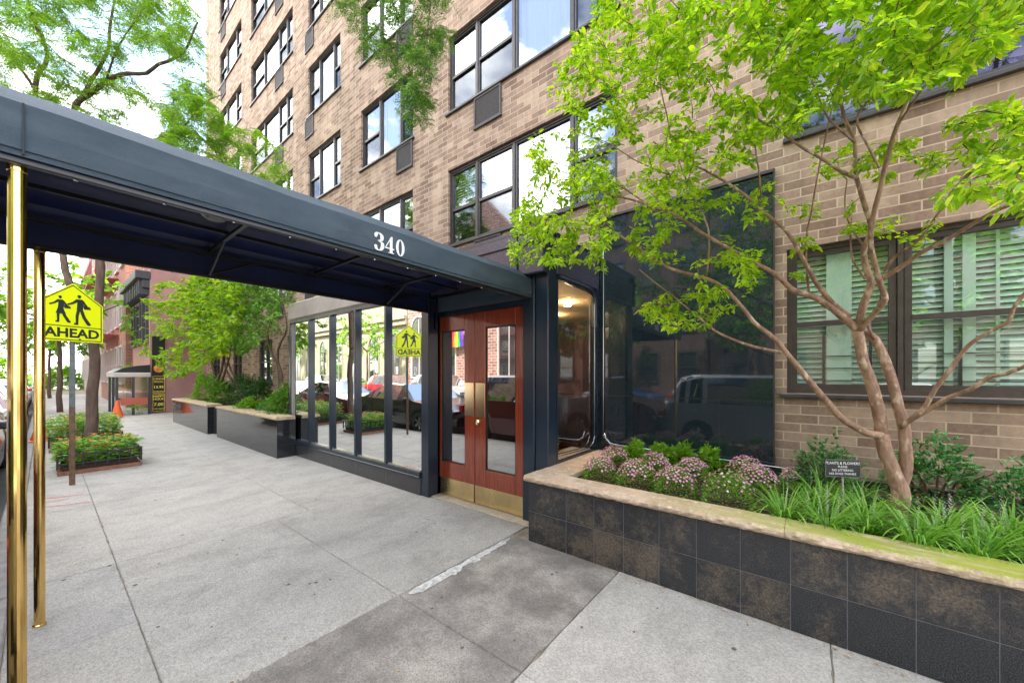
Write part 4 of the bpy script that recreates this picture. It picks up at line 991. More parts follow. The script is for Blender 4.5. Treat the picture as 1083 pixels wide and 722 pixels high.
def fronds(nf, fl, pairs, ll, lw):
    def fn(pts, lv):
        for k in range(nf):
            t = .15+.85*(k+rnd())/nf; f = t*(len(pts)-1); i = min(int(f), len(pts)-2); p = pts[i].lerp(pts[i+1], f-i)
            a = ru(0, 6.283); d = Vector((math.cos(a), math.sin(a), ru(-.6, .15))).normalized(); L2 = fl*ru(.7, 1.2)
            side = d.cross(Vector((0, 0, 1))).normalized(); up = side.cross(d)
            for j in range(pairs):
                u = (j+.6)/pairs; c_ = p+d*L2*u+Vector((0, 0, -L2*.35*u*u))
                for s_ in (-1, 1):
                    dd = side*s_+d*.45+Vector((0, 0, -.2)); lv.leaf(c_, dd, up+Vector((ru(-.3, .3), ru(-.3, .3), 0)), ll*(1.1-.4*abs(u-.5)*2), lw, .1)
    return fn
def sample_targets(poly, n, dfn, key='Y', seed=0, clump=.0):
    xs_ = [p[0] for p in poly]; ys_ = [p[1] for p in poly]; out = []; g_ = 0
    while len(out) < n and g_ < n*60:
        g_ += 1; x = ru(min(xs_), max(xs_)); y = ru(min(ys_), max(ys_))
        if not inpoly(x, y, poly): continue
        if clump and noise.noise(Vector((x*.022+seed, y*.022, 0))) < -clump+rnd()*.25: continue
        out.append(at(x, y, **{key: dfn(x, y)}))
    return out

# the ornamental tree in the near planter: trunks and limbs follow the photo, each with its own depth
tr = thing('ornamental_tree', (.48, 3.83, .55), 'multi-trunked reddish ornamental tree with lime leaves rising from the near planter', 'tree')
LB = []
def limb(pts, y0, y1, r0, r1, sub=3):
    n = len(pts); P = [at(p[0], p[1], Y=(y0+(y1-y0)*i/(n-1))) for i, p in enumerate(pts)]; LB.append((P, r0, r1, sub))
K = (.925)
limb([(945, 556), (952, 524), (944, 500), (936, 478), (931, 458)], 3.82, 3.80, .066, .046)
limb([(931, 458), (926, 422), (917, 395), (911, 378), (907, 350)], 3.80, 3.76, .045, .036)
limb([(951, 515), (958, 494), (956, 455), (947, 419), (937, 382), (925, 359), (912, 350)], 3.84, 3.90, .046, .028)
limb([(931, 459), (914, 457), (886, 439), (866, 415), (850, 396), (832, 375), (818, 357), (796, 340), (771, 309), (747, 295), (710, 284), (680, 266), (640, 240), (600, 236)], 3.78, 2.9, .030, .008)
limb([(826, 373), (796, 366), (760, 352), (744, 340), (720, 321), (698, 303), (675, 285)], 3.52, 3.1, .014, .005)
limb([(906, 349), (880, 326), (857, 313), (837, 306), (820, 290), (799, 278), (771, 263), (741, 245), (711, 227), (680, 215), (640, 205)], 3.76, 2.75, .030, .007)
limb([(898, 335), (878, 318), (863, 300), (851, 278), (832, 245), (811, 227), (788, 208), (756, 186), (720, 169), (690, 150)], 3.74, 2.8, .022, .006)
limb([(907, 350), (913, 322), (920, 300), (916, 284), (913, 263), (921, 243), (914, 216), (906, 186), (903, 150), (893, 127), (888, 100), (884, 60)], 3.76, 3.25, .030, .008)
limb([(908, 350), (926, 330), (936, 316), (929, 298), (924, 272), (921, 240), (936, 177), (949, 133), (963, 100), (971, 75), (964, 28), (968, -20)], 3.75, 2.9, .024, .008)
limb([(930, 296), (950, 284), (975, 267), (1000, 255), (1023, 240), (1049, 225), (1083, 211), (1130, 195)], 3.74, 3.3, .020, .009)
limb([(934, 287), (948, 270), (965, 259), (976, 248), (988, 231), (1009, 203), (1029, 180), (1062, 150), (1083, 140)], 3.7, 3.1, .012, .005)
limb([(954, 449), (974, 434), (989, 411), (1003, 391), (1019, 371), (1029, 361), (1053, 348), (1066, 340), (1074, 322), (1095, 300)], 3.82, 3.5, .018, .010)
limb([(950, 452), (968, 440), (986, 430), (1003, 420), (1027, 411), (1046, 398), (1062, 395), (1083, 388), (1120, 370)], 3.80, 3.4, .020, .011)
limb([(855, 312), (852, 257), (860, 208), (875, 135), (885, 100)], 3.55, 3.1, .009, .004)
limb([(747, 292), (749, 242), (726, 193), (713, 157), (704, 120), (698, 83), (700, 50)], 3.25, 2.8, .008, .004)
limb([(806, 222), (804, 190), (797, 150), (796, 115)], 3.3, 3.0, .008, .004)
limb([(906, 188), (890, 182), (875, 172), (851, 157), (826, 141), (799, 125), (770, 112)], 3.35, 2.8, .014, .005)
limb([(903, 150), (880, 130), (868, 108), (845, 60), (820, 30)], 3.3, 2.7, .009, .004)
limb([(925, 359), (918, 340), (930, 318), (932, 300)], 3.86, 3.8, .012, .010)
limb([(915, 263), (900, 240), (893, 215), (896, 190)], 3.7, 3.5, .008, .004)
limb([(914, 295), (902, 275), (899, 255), (901, 230)], 3.74, 3.6, .008, .005)
limb([(930, 177), (915, 150), (905, 125), (930, 95), (960, 70), (1000, 40), (1050, 0)], 3.2, 2.5, .008, .004)
limb([(949, 133), (975, 95), (1005, 60), (1040, 30), (1080, 5)], 3.15, 2.6, .008, .004)
limb([(726, 193), (700, 182), (668, 168), (640, 150), (610, 140)], 3.0, 2.6, .006, .003)
limb([(698, 227), (660, 200), (620, 180), (580, 172)], 2.85, 2.5, .007, .003)
wd = MB(); nodes = []
for (P, r0, r1, sub) in LB:
    Q = cat_rom(P, sub); n = len(Q)
    for i, q in enumerate(Q): Q[i] = q+Vector((noise.noise(q*6), noise.noise(q*6+Vector((9, 0, 0))), noise.noise(q*6+Vector((0, 7, 0)))))*.008
    rr = [.9*(r0+(r1-r0)*(i/(n-1))**.8)*(1+.10*noise.noise(q*25)) for i, q in enumerate(Q)]
    wd.tube(Q, rr, 10 if r0 > .02 else 7); nodes += [tuple(q) for i, q in enumerate(Q) if (r0+(r1-r0)*i/n) < .018]
crown = [(655, -60), (700, -160), (1150, -160), (1150, -20), (1060, 45), (985, 118), (930, 105), (905, 100), (875, 105), (850, 140), (815, 165), (775, 178), (745, 205), (700, 215), (640, 262), (600, 282), (545, 278), (522, 240), (560, 190), (565, 115), (600, 55)]
tw = MB(); lv = MB()
def dnear(x, y):
    t = (x-520)/560.; lo = 2.15+.25*t; hi = 3.0+.75*t
    if y < 60: lo -= .15
    return ru(lo, hi)
T = sample_targets(crown, 1650, dnear, 'Y', 3, .33)
T += sample_targets([(560, 180), (720, 200), (800, 195), (815, 250), (800, 300), (740, 330), (700, 350), (668, 335), (690, 300), (600, 285), (540, 262)], 190, lambda x, y: ru(2.7, 3.4), 'Y', 5, .2)
T += sample_targets([(668, 330), (740, 300), (790, 310), (745, 345), (690, 352)], 34, lambda x, y: ru(3.0, 3.4))
T += sample_targets([(810, 160), (1000, 140), (990, 260), (900, 240), (840, 300), (815, 240)], 60, lambda x, y: ru(3.2, 3.8), 'Y', 5, .1)
T += sample_targets([(1000, 130), (1120, 90), (1120, 240), (1060, 220), (1015, 205)], 75, lambda x, y: ru(2.5, 3.4), 'Y', 5, .2)
T += sample_targets([(975, 215), (1030, 170), (1100, 160), (1100, 225), (1010, 240)], 14, lambda x, y: ru(2.0, 2.6))
T += sample_targets([(820, -60), (1100, -60), (1090, 10), (1000, 85), (900, 112), (830, 125)], 260, lambda x, y: ru(2.1, 3.3), 'Y', 9, .5)
grow(nodes, T, tw, lv, broad_leaves(.030, .056, 17), .0038)
nb_ = len(wd.v); wd.v += tw.v; wd.f += [tuple(i+nb_ for i in f) for f in tw.f]; wd.m += [1]*len(tw.f)
wd.build('trunk', [M['bark'], M['twig']], tr, smooth=True); lv.build('leaves', M['leaf_near'], tr)

# ------------------------------------------------------------------ street furniture: sign post
sg = thing('road_sign', (-8.33, .25, 0), 'yellow-green pentagon school crossing sign reading AHEAD on a rusty steel post', 'sign')
m = MB(); x, y = -8.33, .25
m.prism([(-.03, -.014), (-.01, -.014), (-.01, .012), (.01, .012), (.01, -.014), (.03, -.014), (.03, -.008), (.014, -.008), (.014, .018), (-.014, .018), (-.014, -.008), (-.03, -.008)], lambda u, v, d: (x-.03+v, y+u, d), 0, 1.12)
m.build('post', M['rusty'], sg)
m = MB(); m.prism([(-.03, -.014), (-.01, -.014), (-.01, .012), (.01, .012), (.01, -.014), (.03, -.014), (.03, -.008), (.014, -.008), (.014, .018), (-.014, .018), (-.014, -.008), (-.03, -.008)], lambda u, v, d: (x-.03+v, y+u, d), 1.0, 2.85)
for v in m.v: pass
m.v = [(a-.004, b, c_) for a, b, c_ in m.v]; m.build('upper_post', M['galv'], sg)
sv = Vector((-.30, .60, 0)).normalized(); sn = Vector((sv.y, -sv.x, 0)); SC = Vector((-8.29, .255, 0))
def sp_(u, v, d): q = SC+sv*u+sn*d; return (q.x, q.y, 2.075+v)
hw = .335; pent = [(-hw, 0), (hw, 0), (hw, .56), (0, .835), (-hw, .56)]
m = MB(); m.prism(pent, sp_, 0, .004); m.build('panel', M['sign_yellow'], sg)
m = MB()
def loop_line(m, P, w, closed=True):
    n = len(P)
    for i in range(n if closed else n-1):
        a = Vector(P[i]); b = Vector(P[(i+1) % n]); d = (b-a).normalized(); q = Vector((-d.y, d.x))*w/2; a2 = a-d*w*.5; b2 = b+d*w*.5
        m.poly([sp_(*(a2+q), .0052+i*.0001), sp_(*(b2+q), .0052+i*.0001), sp_(*(b2-q), .0052+i*.0001), sp_(*(a2-q), .0052+i*.0001)])
k_ = .022; loop_line(m, [(-hw+k_, k_), (hw-k_, k_), (hw-k_, .56-.01), (0, .835-.028), (-hw+k_, .56-.01)], .012); loop_line(m, [(-hw+k_, .215), (hw-k_, .215)], .012, False)
def fig(pts): m.poly([sp_(u, v, .0058+.0001*len(m.f)) for u, v in pts])
def person(cx, cy, s, skirt):
    F_ = lambda P: fig([(cx+a*s, cy+b*s) for a, b in P])
    F_([(.055*math.cos(a*.6283)+.0, 1.0+.038*math.sin(a*.6283)) for a in range(10)])                     # capped head
    F_([(.04*math.cos(a*.6283)+.0, .97+.05*math.sin(a*.6283)) for a in range(10)])
    F_([(-.09, .88), (.08, .89), (.12, .80), (.09, .52), (-.07, .52), (-.05, .78)])                       # torso
    F_([(-.08, .88), (-.03, .80), (-.16, .70), (-.29, .64), (-.31, .69), (-.18, .76)])                     # arm forward
    F_([(.06, .88), (.11, .86), (.23, .66), (.19, .62), (.10, .74)])                                      # arm back
    F_([(.10, .70), (.28, .66), (.31, .57), (.12, .56)])                                                  # bag
    if skirt: F_([(-.07, .56), (.09, .56), (.16, .34), (-.13, .34)])
    F_([(-.06, .54), (.03, .54), (-.02, .30), (-.03, .0), (-.13, .0), (-.14, .05), (-.09, .07), (-.10, .30)])   # legs
    F_([(.0, .54), (.09, .54), (.17, .28), (.31, .04), (.26, 0), (.20, .02), (.08, .25)])
person(-.135, .262, .36, True); person(.065, .245, .42, False)
m.build('pictogram', M['sign_black'], sg)
text('AHEAD', .175, lambda u, v, d: sp_(u*1.0, v+.115, .006), M['sign_black'], sg, bold=.006)
tx_ = [c for c in sg.children if c.name.startswith('lettering')][0]
m = MB(); m.lathe((0, 0, 0), [(0, .004), (.012, .002), (.013, 0)], 8)
m.v = [sp_(a+.07, b+.035, c_+.006) for a, b, c_ in m.v]; m.build('bolt', M['steel'], sg)

# tree pit planter boxes
def pit_box(x0, x1, y0, y1, label, nf, up=1.0):
    o = thing('flower_box', ((x0+x1)/2, (y0+y1)/2, 0), label, 'flower box', 'flower boxes around the street tree')
    m = MB(); h = .33; b = .022
    for z in (.16, .30):
        m.box(x0, x1, y0, y0+b, z, z+.02); m.box(x0, x1, y1-b, y1, z, z+.02); m.box(x0, x0+b, y0+b, y1-b, z, z+.02); m.box(x1-b, x1, y0+b, y1-b, z, z+.02)
    for i in range(8):
        y = y0+(y1-y0)*i/7; m.box(x1-b*.9, x1-.002, y-.008, y+.008, .10, .33); m.box(x0+.002, x0+b*.9, y-.008, y+.008, .10, .33)
    for i in range(9):
        x = x0+(x1-x0)*i/8; m.box(x-.008, x+.008, y0+.002, y0+b*.9, .10, .33); m.box(x-.008, x+.008, y1-b*.9, y1-.002, .10, .33)
    m.build('railing', M['black_metal'], o)
    m = MB(); m.box(x0+.003, x1-.003, y0+.003, y0+.06, 0, .06, .004); m.box(x0+.003, x1-.003, y1-.06, y1-.003, 0, .06, .004); m.box(x0+.003, x0+.06, y0+.062, y1-.062, 0, .06, .004); m.box(x1-.06, x1-.003, y0+.062, y1-.062, 0, .06, .004)
    m.build('brick_edge', pmat('edging_brick', (.32, .14, .08), .85, 0, (.20, .08, .05), 14), o)
    MB().box(x0+.05, x1-.05, y0+.05, y1-.05, .0, .14).build('soil', M['soil'], o)
    f = MB(); fl = MB()
    for i in range(nf):
        x = ru(x0+.02, x1-.0); y = ru(y0-.02, y1+.0); z = .14+up*ru(.02, .40)*(1-.35*max(abs((x-(x0+x1)/2)/(x1-x0)), abs((y-(y0+y1)/2)/(y1-y0))))
        if y < y0+.12: x += ru(0, .05)
        for k in range(3):
            a = ru(0, 6.28); f.leaf(Vector((x, y, z)), Vector((math.cos(a), math.sin(a), ru(-.2, .5))), Vector((ru(-.4, .4), ru(-.4, .4), 1)), ru(.05, .09), ru(.035, .06))
        if rnd() < .34:
            c_ = Vector((x, y, z+.05))
            for k in range(5): a = ru(0, 6.28); fl.leaf(c_, Vector((math.cos(a), math.sin(a), .3)), Vector((0, 0, 1)), ru(.025, .05), ru(.02, .035))
    f.build('foliage', M['begonia'], o); fl.build('blossoms', M['flower_orange'], o)
pit_box(-10.2, -9.22, .12, 1.07, 'black railed flower box with orange and green begonias nearest the sign post', 800)
pit_box(-14.0, -12.1, .05, 1.10, 'second flower box with orange begonias behind the street tree', 1300, 1.5)

# ------------------------------------------------------------------ street trees
def street_tree(name, base, limbs, label, targets, leaf_fn, leafm, trunk_r, group=None, rad=.012, sag=.05, barkm=None):
    o = thing(name, base, label, 'tree', group); w_ = MB(); nodes = []
    for (P, r0, r1) in limbs:
        Q = cat_rom(P, 4); n = len(Q)
        Q = [q+Vector((noise.noise(q*2), noise.noise(q*2+Vector((9, 0, 0))), noise.noise(q*2+Vector((0, 7, 0)))))*min(.05, r0) for q in Q]
        w_.tube(Q, [(r0+(r1-r0)*i/(n-1))*(1+.08*noise.noise(q*9)) for i, q in enumerate(Q)], 9); nodes += [tuple(q) for i, q in enumerate(Q) if (r0+(r1-r0)*i/n) < .06]
    tw_ = MB(); lv_ = MB(); grow(nodes, targets, tw_, lv_, leaf_fn, rad, True, sag)
    nb_ = len(w_.v); w_.v += tw_.v; w_.f += [tuple(i+nb_ for i in f) for f in tw_.f]; w_.m += tw_.m
    w_.build('trunk', barkm or M['street_bark'], o, smooth=True); lv_.build('leaves', leafm, o)
    return o
B = Vector((-10.75, .56, 0)); fk = B+Vector((.1, .0, 2.35))
def A_(x, y, d): return at(x, y, D=d)
limbsA = [([B+Vector((0, 0, -.05)), B+Vector((.02, 0, .25)), B+Vector((0, .01, 1.3)), fk], .10, .07),
 ([fk, fk+Vector((.1, .12, .9)), A_(92, 200, 7.2), A_(78, 120, 7.0), A_(100, 95, 6.9), A_(130, 80, 6.7), A_(160, 73, 6.6), A_(193, 56, 6.4), A_(210, 25, 6.3)], .07, .012),
 ([fk, fk+Vector((-.25, -.25, .8)), A_(55, 200, 7.6), A_(37, 96, 7.4), A_(50, 60, 7.3), A_(35, 20, 7.2), A_(20, -50, 7.0)], .065, .014),
 ([A_(78, 118, 7.0), A_(112, 57, 7.2), A_(118, 10, 7.3), A_(135, -60, 7.3)], .035, .010),
 ([A_(92, 200, 7.2), A_(140, 160, 6.7), A_(190, 140, 6.3), A_(225, 155, 6.0), A_(250, 180, 5.8), A_(275, 195, 5.7)], .035, .007),
 ([A_(37, 96, 7.4), A_(10, 60, 7.8), A_(-30, 30, 8.2)], .03, .012),
 ([A_(55, 200, 7.6), A_(10, 110, 7.0), A_(-20, 70, 6.6)], .03, .012),
 ([A_(190, 138, 6.3), A_(215, 110, 6.2), A_(235, 100, 6.1)], .012, .005),
 ([A_(110, 90, 6.8), A_(125, 50, 6.5), A_(150, 10, 6.3)], .018, .006)]
pA = [(-120, -140), (190, -140), (200, 20), (222, 55), (218, 120), (190, 150), (120, 150), (60, 120), (0, 95), (-120, 80)]
TA = sample_targets(pA, 900, lambda x, y: ru(5.6, 8.2), 'D', 2, .36)
TA += sample_targets([(150, 110), (230, 95), (285, 140), (310, 195), (280, 215), (220, 180), (150, 160)], 110, lambda x, y: ru(5.5, 6.5), 'D', 2, .3)
street_tree('honey_locust_tree', tuple(B), limbsA, 'feathery street tree growing between the two flower boxes behind the crossing sign', TA, fronds(10, .21, 8, .050, .017), M['leaf_locust'], .12)
# the tree beside the camera whose twigs hang over the facade
Bt = Vector((1.7, .45, 0))
limbsB = [([Bt, Bt+Vector((0, 0, 2.0)), Bt+Vector((-.1, .1, 4.2))], .13, .09), ([Bt+Vector((-.1, .1, 4.2)), (0.4, .9, 5.6), (-1.2, 1.6, 6.0), at(430, -60, D=3.9), at(400, -30, D=4.0), at(360, -20, D=4.2)], .06, .012),
 ([at(430, -60, D=3.9), at(455, -20, D=3.6), at(452, 30, D=3.6), at(448, 90, D=3.6)], .008, .003), ([at(400, -30, D=4.0), at(418, 10, D=3.9), at(425, 50, D=3.8), at(446, 110, D=3.7)], .008, .003), ([Bt+Vector((-.1, .1, 4.2)), (2.2, .0, 5.8), (2.5, -.8, 7)], .06, .02), ([Bt+Vector((-.1, .1, 4.2)), (1.0, -.6, 5.8), (.5, -1.5, 7)], .06, .02)]
TB = sample_targets([(330, -60), (480, -60), (478, 30), (468, 55), (450, 80), (447, 128), (425, 112), (412, 70), (398, 55), (385, 62), (372, 25), (345, 12)], 170, lambda x, y: ru(3.4, 4.3), 'D', 4, .55)
TB += sample_targets([(395, 40), (470, 35), (460, 80), (448, 132), (428, 115)], 55, lambda x, y: ru(3.3, 4.0), 'D', 4, .8)
TB += [Vector((ru(.3, 3.3), ru(-2, .8), ru(5.6, 7.6))) for _ in range(50)]
street_tree('honey_locust_tree', tuple(Bt), limbsB, 'street tree beside the viewpoint whose feathery twigs hang before the upper windows', TB, fronds(6, .14, 9, .030, .0095), M['leaf_hang'], .13, rad=.006, sag=-.02)
# ornamental trees standing in the two polished planters
def young_tree(base, stems, poly, n, drange, label, mat, lf=(.099, .16), nl=24, cl=.6):
    limbs_ = [([Vector(base)]+[at(x, y, Y=Y) for x, y, Y in s_], r0, .012) for s_, r0 in stems]
    T_ = sample_targets(poly, n, lambda x, y: ru(*drange), 'Y', base[0], cl)
    return street_tree('ornamental_tree', base, limbs_, label, T_, broad_leaves(lf[0], lf[1], nl), mat, .05, 'ornamental trees in the polished planters', rad=.012)
young_tree((-14.9, 3.3, .66), [([(225, 385, 3.3), (200, 362, 3.2), (175, 345, 3.0)], .045), ([(235, 380, 3.3), (225, 350, 3.2), (215, 325, 3.1)], .04), ([(240, 385, 3.3), (240, 350, 3.3), (235, 320, 3.2)], .04)],
 [(128, 352), (140, 322), (165, 300), (210, 290), (250, 290), (258, 330), (240, 372), (212, 388), (185, 402), (165, 392), (140, 368)], 640, (2.35, 4.1), 'yellow-green young tree leaning left over the farther polished planter', M['leaf_small'])
young_tree((-11.6, 3.5, .66), [([(238, 390, 3.5), (240, 350, 3.5), (232, 320, 3.4)], .04), ([(240, 380, 3.5), (262, 340, 3.4), (270, 315, 3.4)], .03)],
 [(205, 296), (285, 290), (298, 325), (275, 365), (245, 380), (215, 368)], 560, (2.6, 4.2), 'mid-green young tree with a dark stem rising from the middle of the polished planters', M['leaf_shrub'], (.06, .09))
young_tree((-9.15, 3.35, .66), [([(296, 395, 3.35), (283, 360, 3.3), (290, 325, 3.2), (285, 300, 3.1)], .04), ([(293, 380, 3.35), (303, 345, 3.3), (296, 310, 3.2)], .03)],
 [(250, 305), (262, 295), (310, 300), (312, 322), (305, 350), (272, 358), (255, 335)], 330, (2.8, 3.9), 'sparse olive-leaved young tree with a crooked dark stem next to the storefront', M['leaf_olive'], (.05, .08), 8, .1)
for (x, y, rx, rz, mt, n, lb_) in ((-15.7, 3.3, .95, 1.05, 'leaf_lime', 900, 'large bright green bush at the far end of the farther polished planter'), (-13.9, 3.35, .9, .95, 'leaf_shrub', 800, 'mid-green bush in the farther polished planter, close to the service gap'),
  (-11.4, 3.5, .95, 1.0, 'leaf_dark', 1100, 'large dark green rounded evergreen bush in the nearer polished planter'), (-12.9, 3.6, .8, .95, 'leaf_dark', 600, 'dark evergreen bush behind the service gap by the wall'),
  (-10.7, 3.15, .6, .38, 'leaf_lime', 450, 'low lime green clipped bush along the nearer polished coping'), (-8.75, 3.25, .6, .8, 'leaf_shrub', 700, 'loose light green bush next to the storefront corner'), (-9.7, 3.3, .45, .35, 'leaf_azalea', 260, 'bluish green low bush between the lime bush and the storefront')):
    bush('bush', (x, y, .66), rx, .5, rz, M[mt], n, .085, .035, lb_, 'bush', 'bushes in the polished planters', x, False)

# ------------------------------------------------------------------ cars
def car_mesh(L_, W, H, suv):
    half = W/2
    if suv: S = [(-.5, .55, .60), (-.48, .95, .98), (-.46, 1.02, 1.05), (-.40, 1.05, H-.12), (-.30, 1.06, H), (0, 1.05, H), (.12, 1.04, H-.04), (.27, 1.02, 1.06), (.42, .98, 1.0), (.48, .85, .87), (.5, .55, .58)]
    else: S = [(-.5, .50, .55), (-.485, .85, .88), (-.45, .95, .97), (-.34, .97, 1.0), (-.20, .96, H-.06), (-.08, .95, H), (.06, .94, H-.03), (.22, .92, .95), (.42, .80, .83), (.485, .66, .68), (.5, .45, .48)]
    return half, S
def make_car(loc, rz, paint, label, suv=False, L_=4.6, W=1.8, H=1.45, row='cars parked along the near kerb'):
    if suv: H = 1.7
    o = thing('parked_car', loc, label, 'car', row); half, S = car_mesh(L_, W, H, suv)
    Lo = Vector(loc)
    def P(x, y, z): return (Lo.x+x, Lo.y+y, Lo.z+z)
    wr = .33; wx = (-.31*L_, .30*L_)
    def arch(x):
        for w_ in wx:
            d = abs(x-w_)
            if d < wr+.05: return math.sqrt(max(0, (wr+.05)**2-d*d))+wr-.05
        return .22
    st_ = []
    xs_ = sorted(set([s_[0]*L_ for s_ in S]+[w_+k*.095 for w_ in wx for k in range(-4, 5)]))
    def prof(x):
        for i in range(len(S)-1):
            a, b = S[i][0]*L_, S[i+1][0]*L_
            if a <= x <= b+1e-9: t = (x-a)/(b-a); return S[i][1]+(S[i+1][1]-S[i][1])*t, S[i][2]+(S[i+1][2]-S[i][2])*t
        return S[-1][1:]
    body = MB(); gl = MB(); rings = []
    for x in xs_:
        bz, tz = prof(x); e = abs(x)/(L_/2); ws = half*(1-.16*max(0, e-.75)/.25*max(0, e-.75)/.25*4*.5); lo = min(arch(x), bz-.03)
        up = max(0, (tz-bz)); wt = ws*(.98-.28*min(1, up/.45))
        rings.append([(x, ws*.93, .20 if lo < .25 else lo), (x, ws, lo+.02), (x, ws*1.01, (lo+bz)/2), (x, ws*.97, bz), (x, wt, bz+up*.92), (x, wt*.88, tz)])
    nb = len(rings[0])
    for sgn in (1, -1):
        for i in range(len(rings)-1):
            for j in range(nb-1):
                q = [rings[i][j], rings[i+1][j], rings[i+1][j+1], rings[i][j+1]]
                up = min(rings[i][4][2]-rings[i][3][2], rings[i+1][4][2]-rings[i+1][3][2])
                pts = [P(a, b*sgn, c_) for a, b, c_ in q]
                if j == 3 and up > .12 and (i % 5): gl.poly(pts)
                else: body.poly(pts)
    for i in range(len(rings)-1):
        a, b = rings[i][5], rings[i+1][5]; pts = [P(a[0], a[1], a[2]), P(b[0], b[1], b[2]), P(b[0], -b[1], b[2]), P(a[0], -a[1], a[2])]
        if abs(a[2]-b[2]) > .12*abs(a[0]-b[0]) and min(a[2], b[2]) > (.93 if not suv else 1.0): gl.poly(pts)
        else: body.poly(pts)
    for e_ in (0, -1):
        r = rings[e_]; body.poly([P(*q) for q in r]+[P(q[0], -q[1], q[2]) for q in r[::-1]])
    body.box(Lo.x-L_/2+.1, Lo.x+L_/2-.1, Lo.y-half*.75, Lo.y+half*.75, Lo.z+.2, Lo.z+.5)
    bo = body.build('body', paint, o, smooth=False); gl.build('windows', M['car_glass'], o)
    for w_ in wx:
        for sgn in (1, -1):
            yy = half-.09; m = MB(); prof_ = [(.19, -.10), (.30, -.10), (.33, -.07), (.33, .07), (.30, .10), (.19, .10)]; n = 20; b = len(m.v)
            for r, d in prof_:
                for k in range(n): t = 2*math.pi*k/n; m.v.append(P(w_+r*math.cos(t), sgn*(yy+d), .33+r*math.sin(t)))
            for i in range(len(prof_)-1):
                for k in range(n): m.face((b+i*n+k, b+i*n+(k+1) % n, b+(i+1)*n+(k+1) % n, b+(i+1)*n+k))
            wh = m.build('wheel', M['tyre'], o)
            m = MB()
            for k in range(5):
                t = 2*math.pi*k/5; m.poly([P(w_+.03*math.cos(t-1.2), sgn*(yy+.08), .33+.03*math.sin(t-1.2)), P(w_+.19*math.cos(t-.22), sgn*(yy+.085), .33+.19*math.sin(t-.22)), P(w_+.19*math.cos(t+.22), sgn*(yy+.085), .33+.19*math.sin(t+.22)), P(w_+.03*math.cos(t+1.2), sgn*(yy+.08), .33+.03*math.sin(t+1.2))])
            m.build('rim', M['rim'], wh)
    for sgn in (1, -1):
        MB().box(Lo.x+L_/2-.10, Lo.x+L_/2+.005, Lo.y+sgn*(half-.42), Lo.y+sgn*(half-.13), Lo.z+.56, Lo.z+.68, .02).build('headlight', M['chrome'], o)
        MB().box(Lo.x-L_/2-.01, Lo.x-L_/2+.10, Lo.y+sgn*(half-.36), Lo.y+sgn*(half-.08), Lo.z+.70, Lo.z+.88, .02).build('tail_light', M['tail'], o)
        MB().box(Lo.x+.20*L_*1-.1, Lo.x+.2*L_+.02, Lo.y+sgn*(half-.03), Lo.y+sgn*(half+.12), Lo.z+.92, Lo.z+1.04, .02).build('mirror', paint, o)
    o.rotation_euler = (0, 0, rz)
    return o
M['tail'] = pmat('tail_light_red', (.45, .01, .01), .2)
def paintm(n, c): return pmat('car_paint_'+n, c, .25, .2, coat=.9)
PT = {k: paintm(k, c) for k, c in dict(black=(.012, .013, .016), maroon=(.10, .012, .016), red=(.42, .02, .03), silver=(.36, .38, .40), white=(.50, .51, .52), blue=(.03, .07, .22), grey=(.16, .17, .18)).items()}
near = [(-24.9, 'white', 0, 'white sedan parked far down the near kerb'), (-19.9, 'blue', 0, 'blue sedan parked along the near kerb, second from the far end'), (-15.2, 'maroon', 0, 'maroon sedan parked along the near kerb beyond the flower boxes'), (-10.2, 'black', 0, 'black sedan parked by the crossing sign'),
        (-5.3, 'maroon', 1, 'dark maroon SUV parked at the canopy'), (-.6, 'silver', 1, 'silver SUV parked opposite the granite panel'), (4.3, 'grey', 0, 'grey sedan parked beyond the silver SUV')]
for x, c_, suv, lb_ in near: make_car((x, -1.35, -.12), 0, PT[c_], lb_, bool(suv))
far = [(-34, 'white', 1), (-28.5, 'red', 0), (-23.4, 'red', 1), (-18.2, 'white', 1), (-13, 'silver', 0), (-7.8, 'blue', 0), (-2.6, 'white', 1), (2.8, 'white', 0)]
fl_ = ['white SUV at the far end of the opposite kerb', 'red sedan parked at the opposite kerb', 'red SUV parked at the opposite kerb', 'white SUV opposite the flower boxes', 'silver sedan at the opposite kerb', 'blue sedan at the opposite kerb', 'white SUV at the opposite kerb facing the granite panel', 'white sedan at the near end of the opposite kerb']
for (x, c_, suv), lb_ in zip(far, fl_): make_car((x, -9.3, -.12), 0, PT[c_], lb_, bool(suv), row='cars parked along the opposite kerb')
for x, y, c_, lb_ in ((-36, -1.4, 'white', 'white sedan farthest down the near kerb'), (-31, -1.4, 'red', 'red sedan far down the near kerb')): make_car((x, y, -.12), 0, PT[c_], lb_)

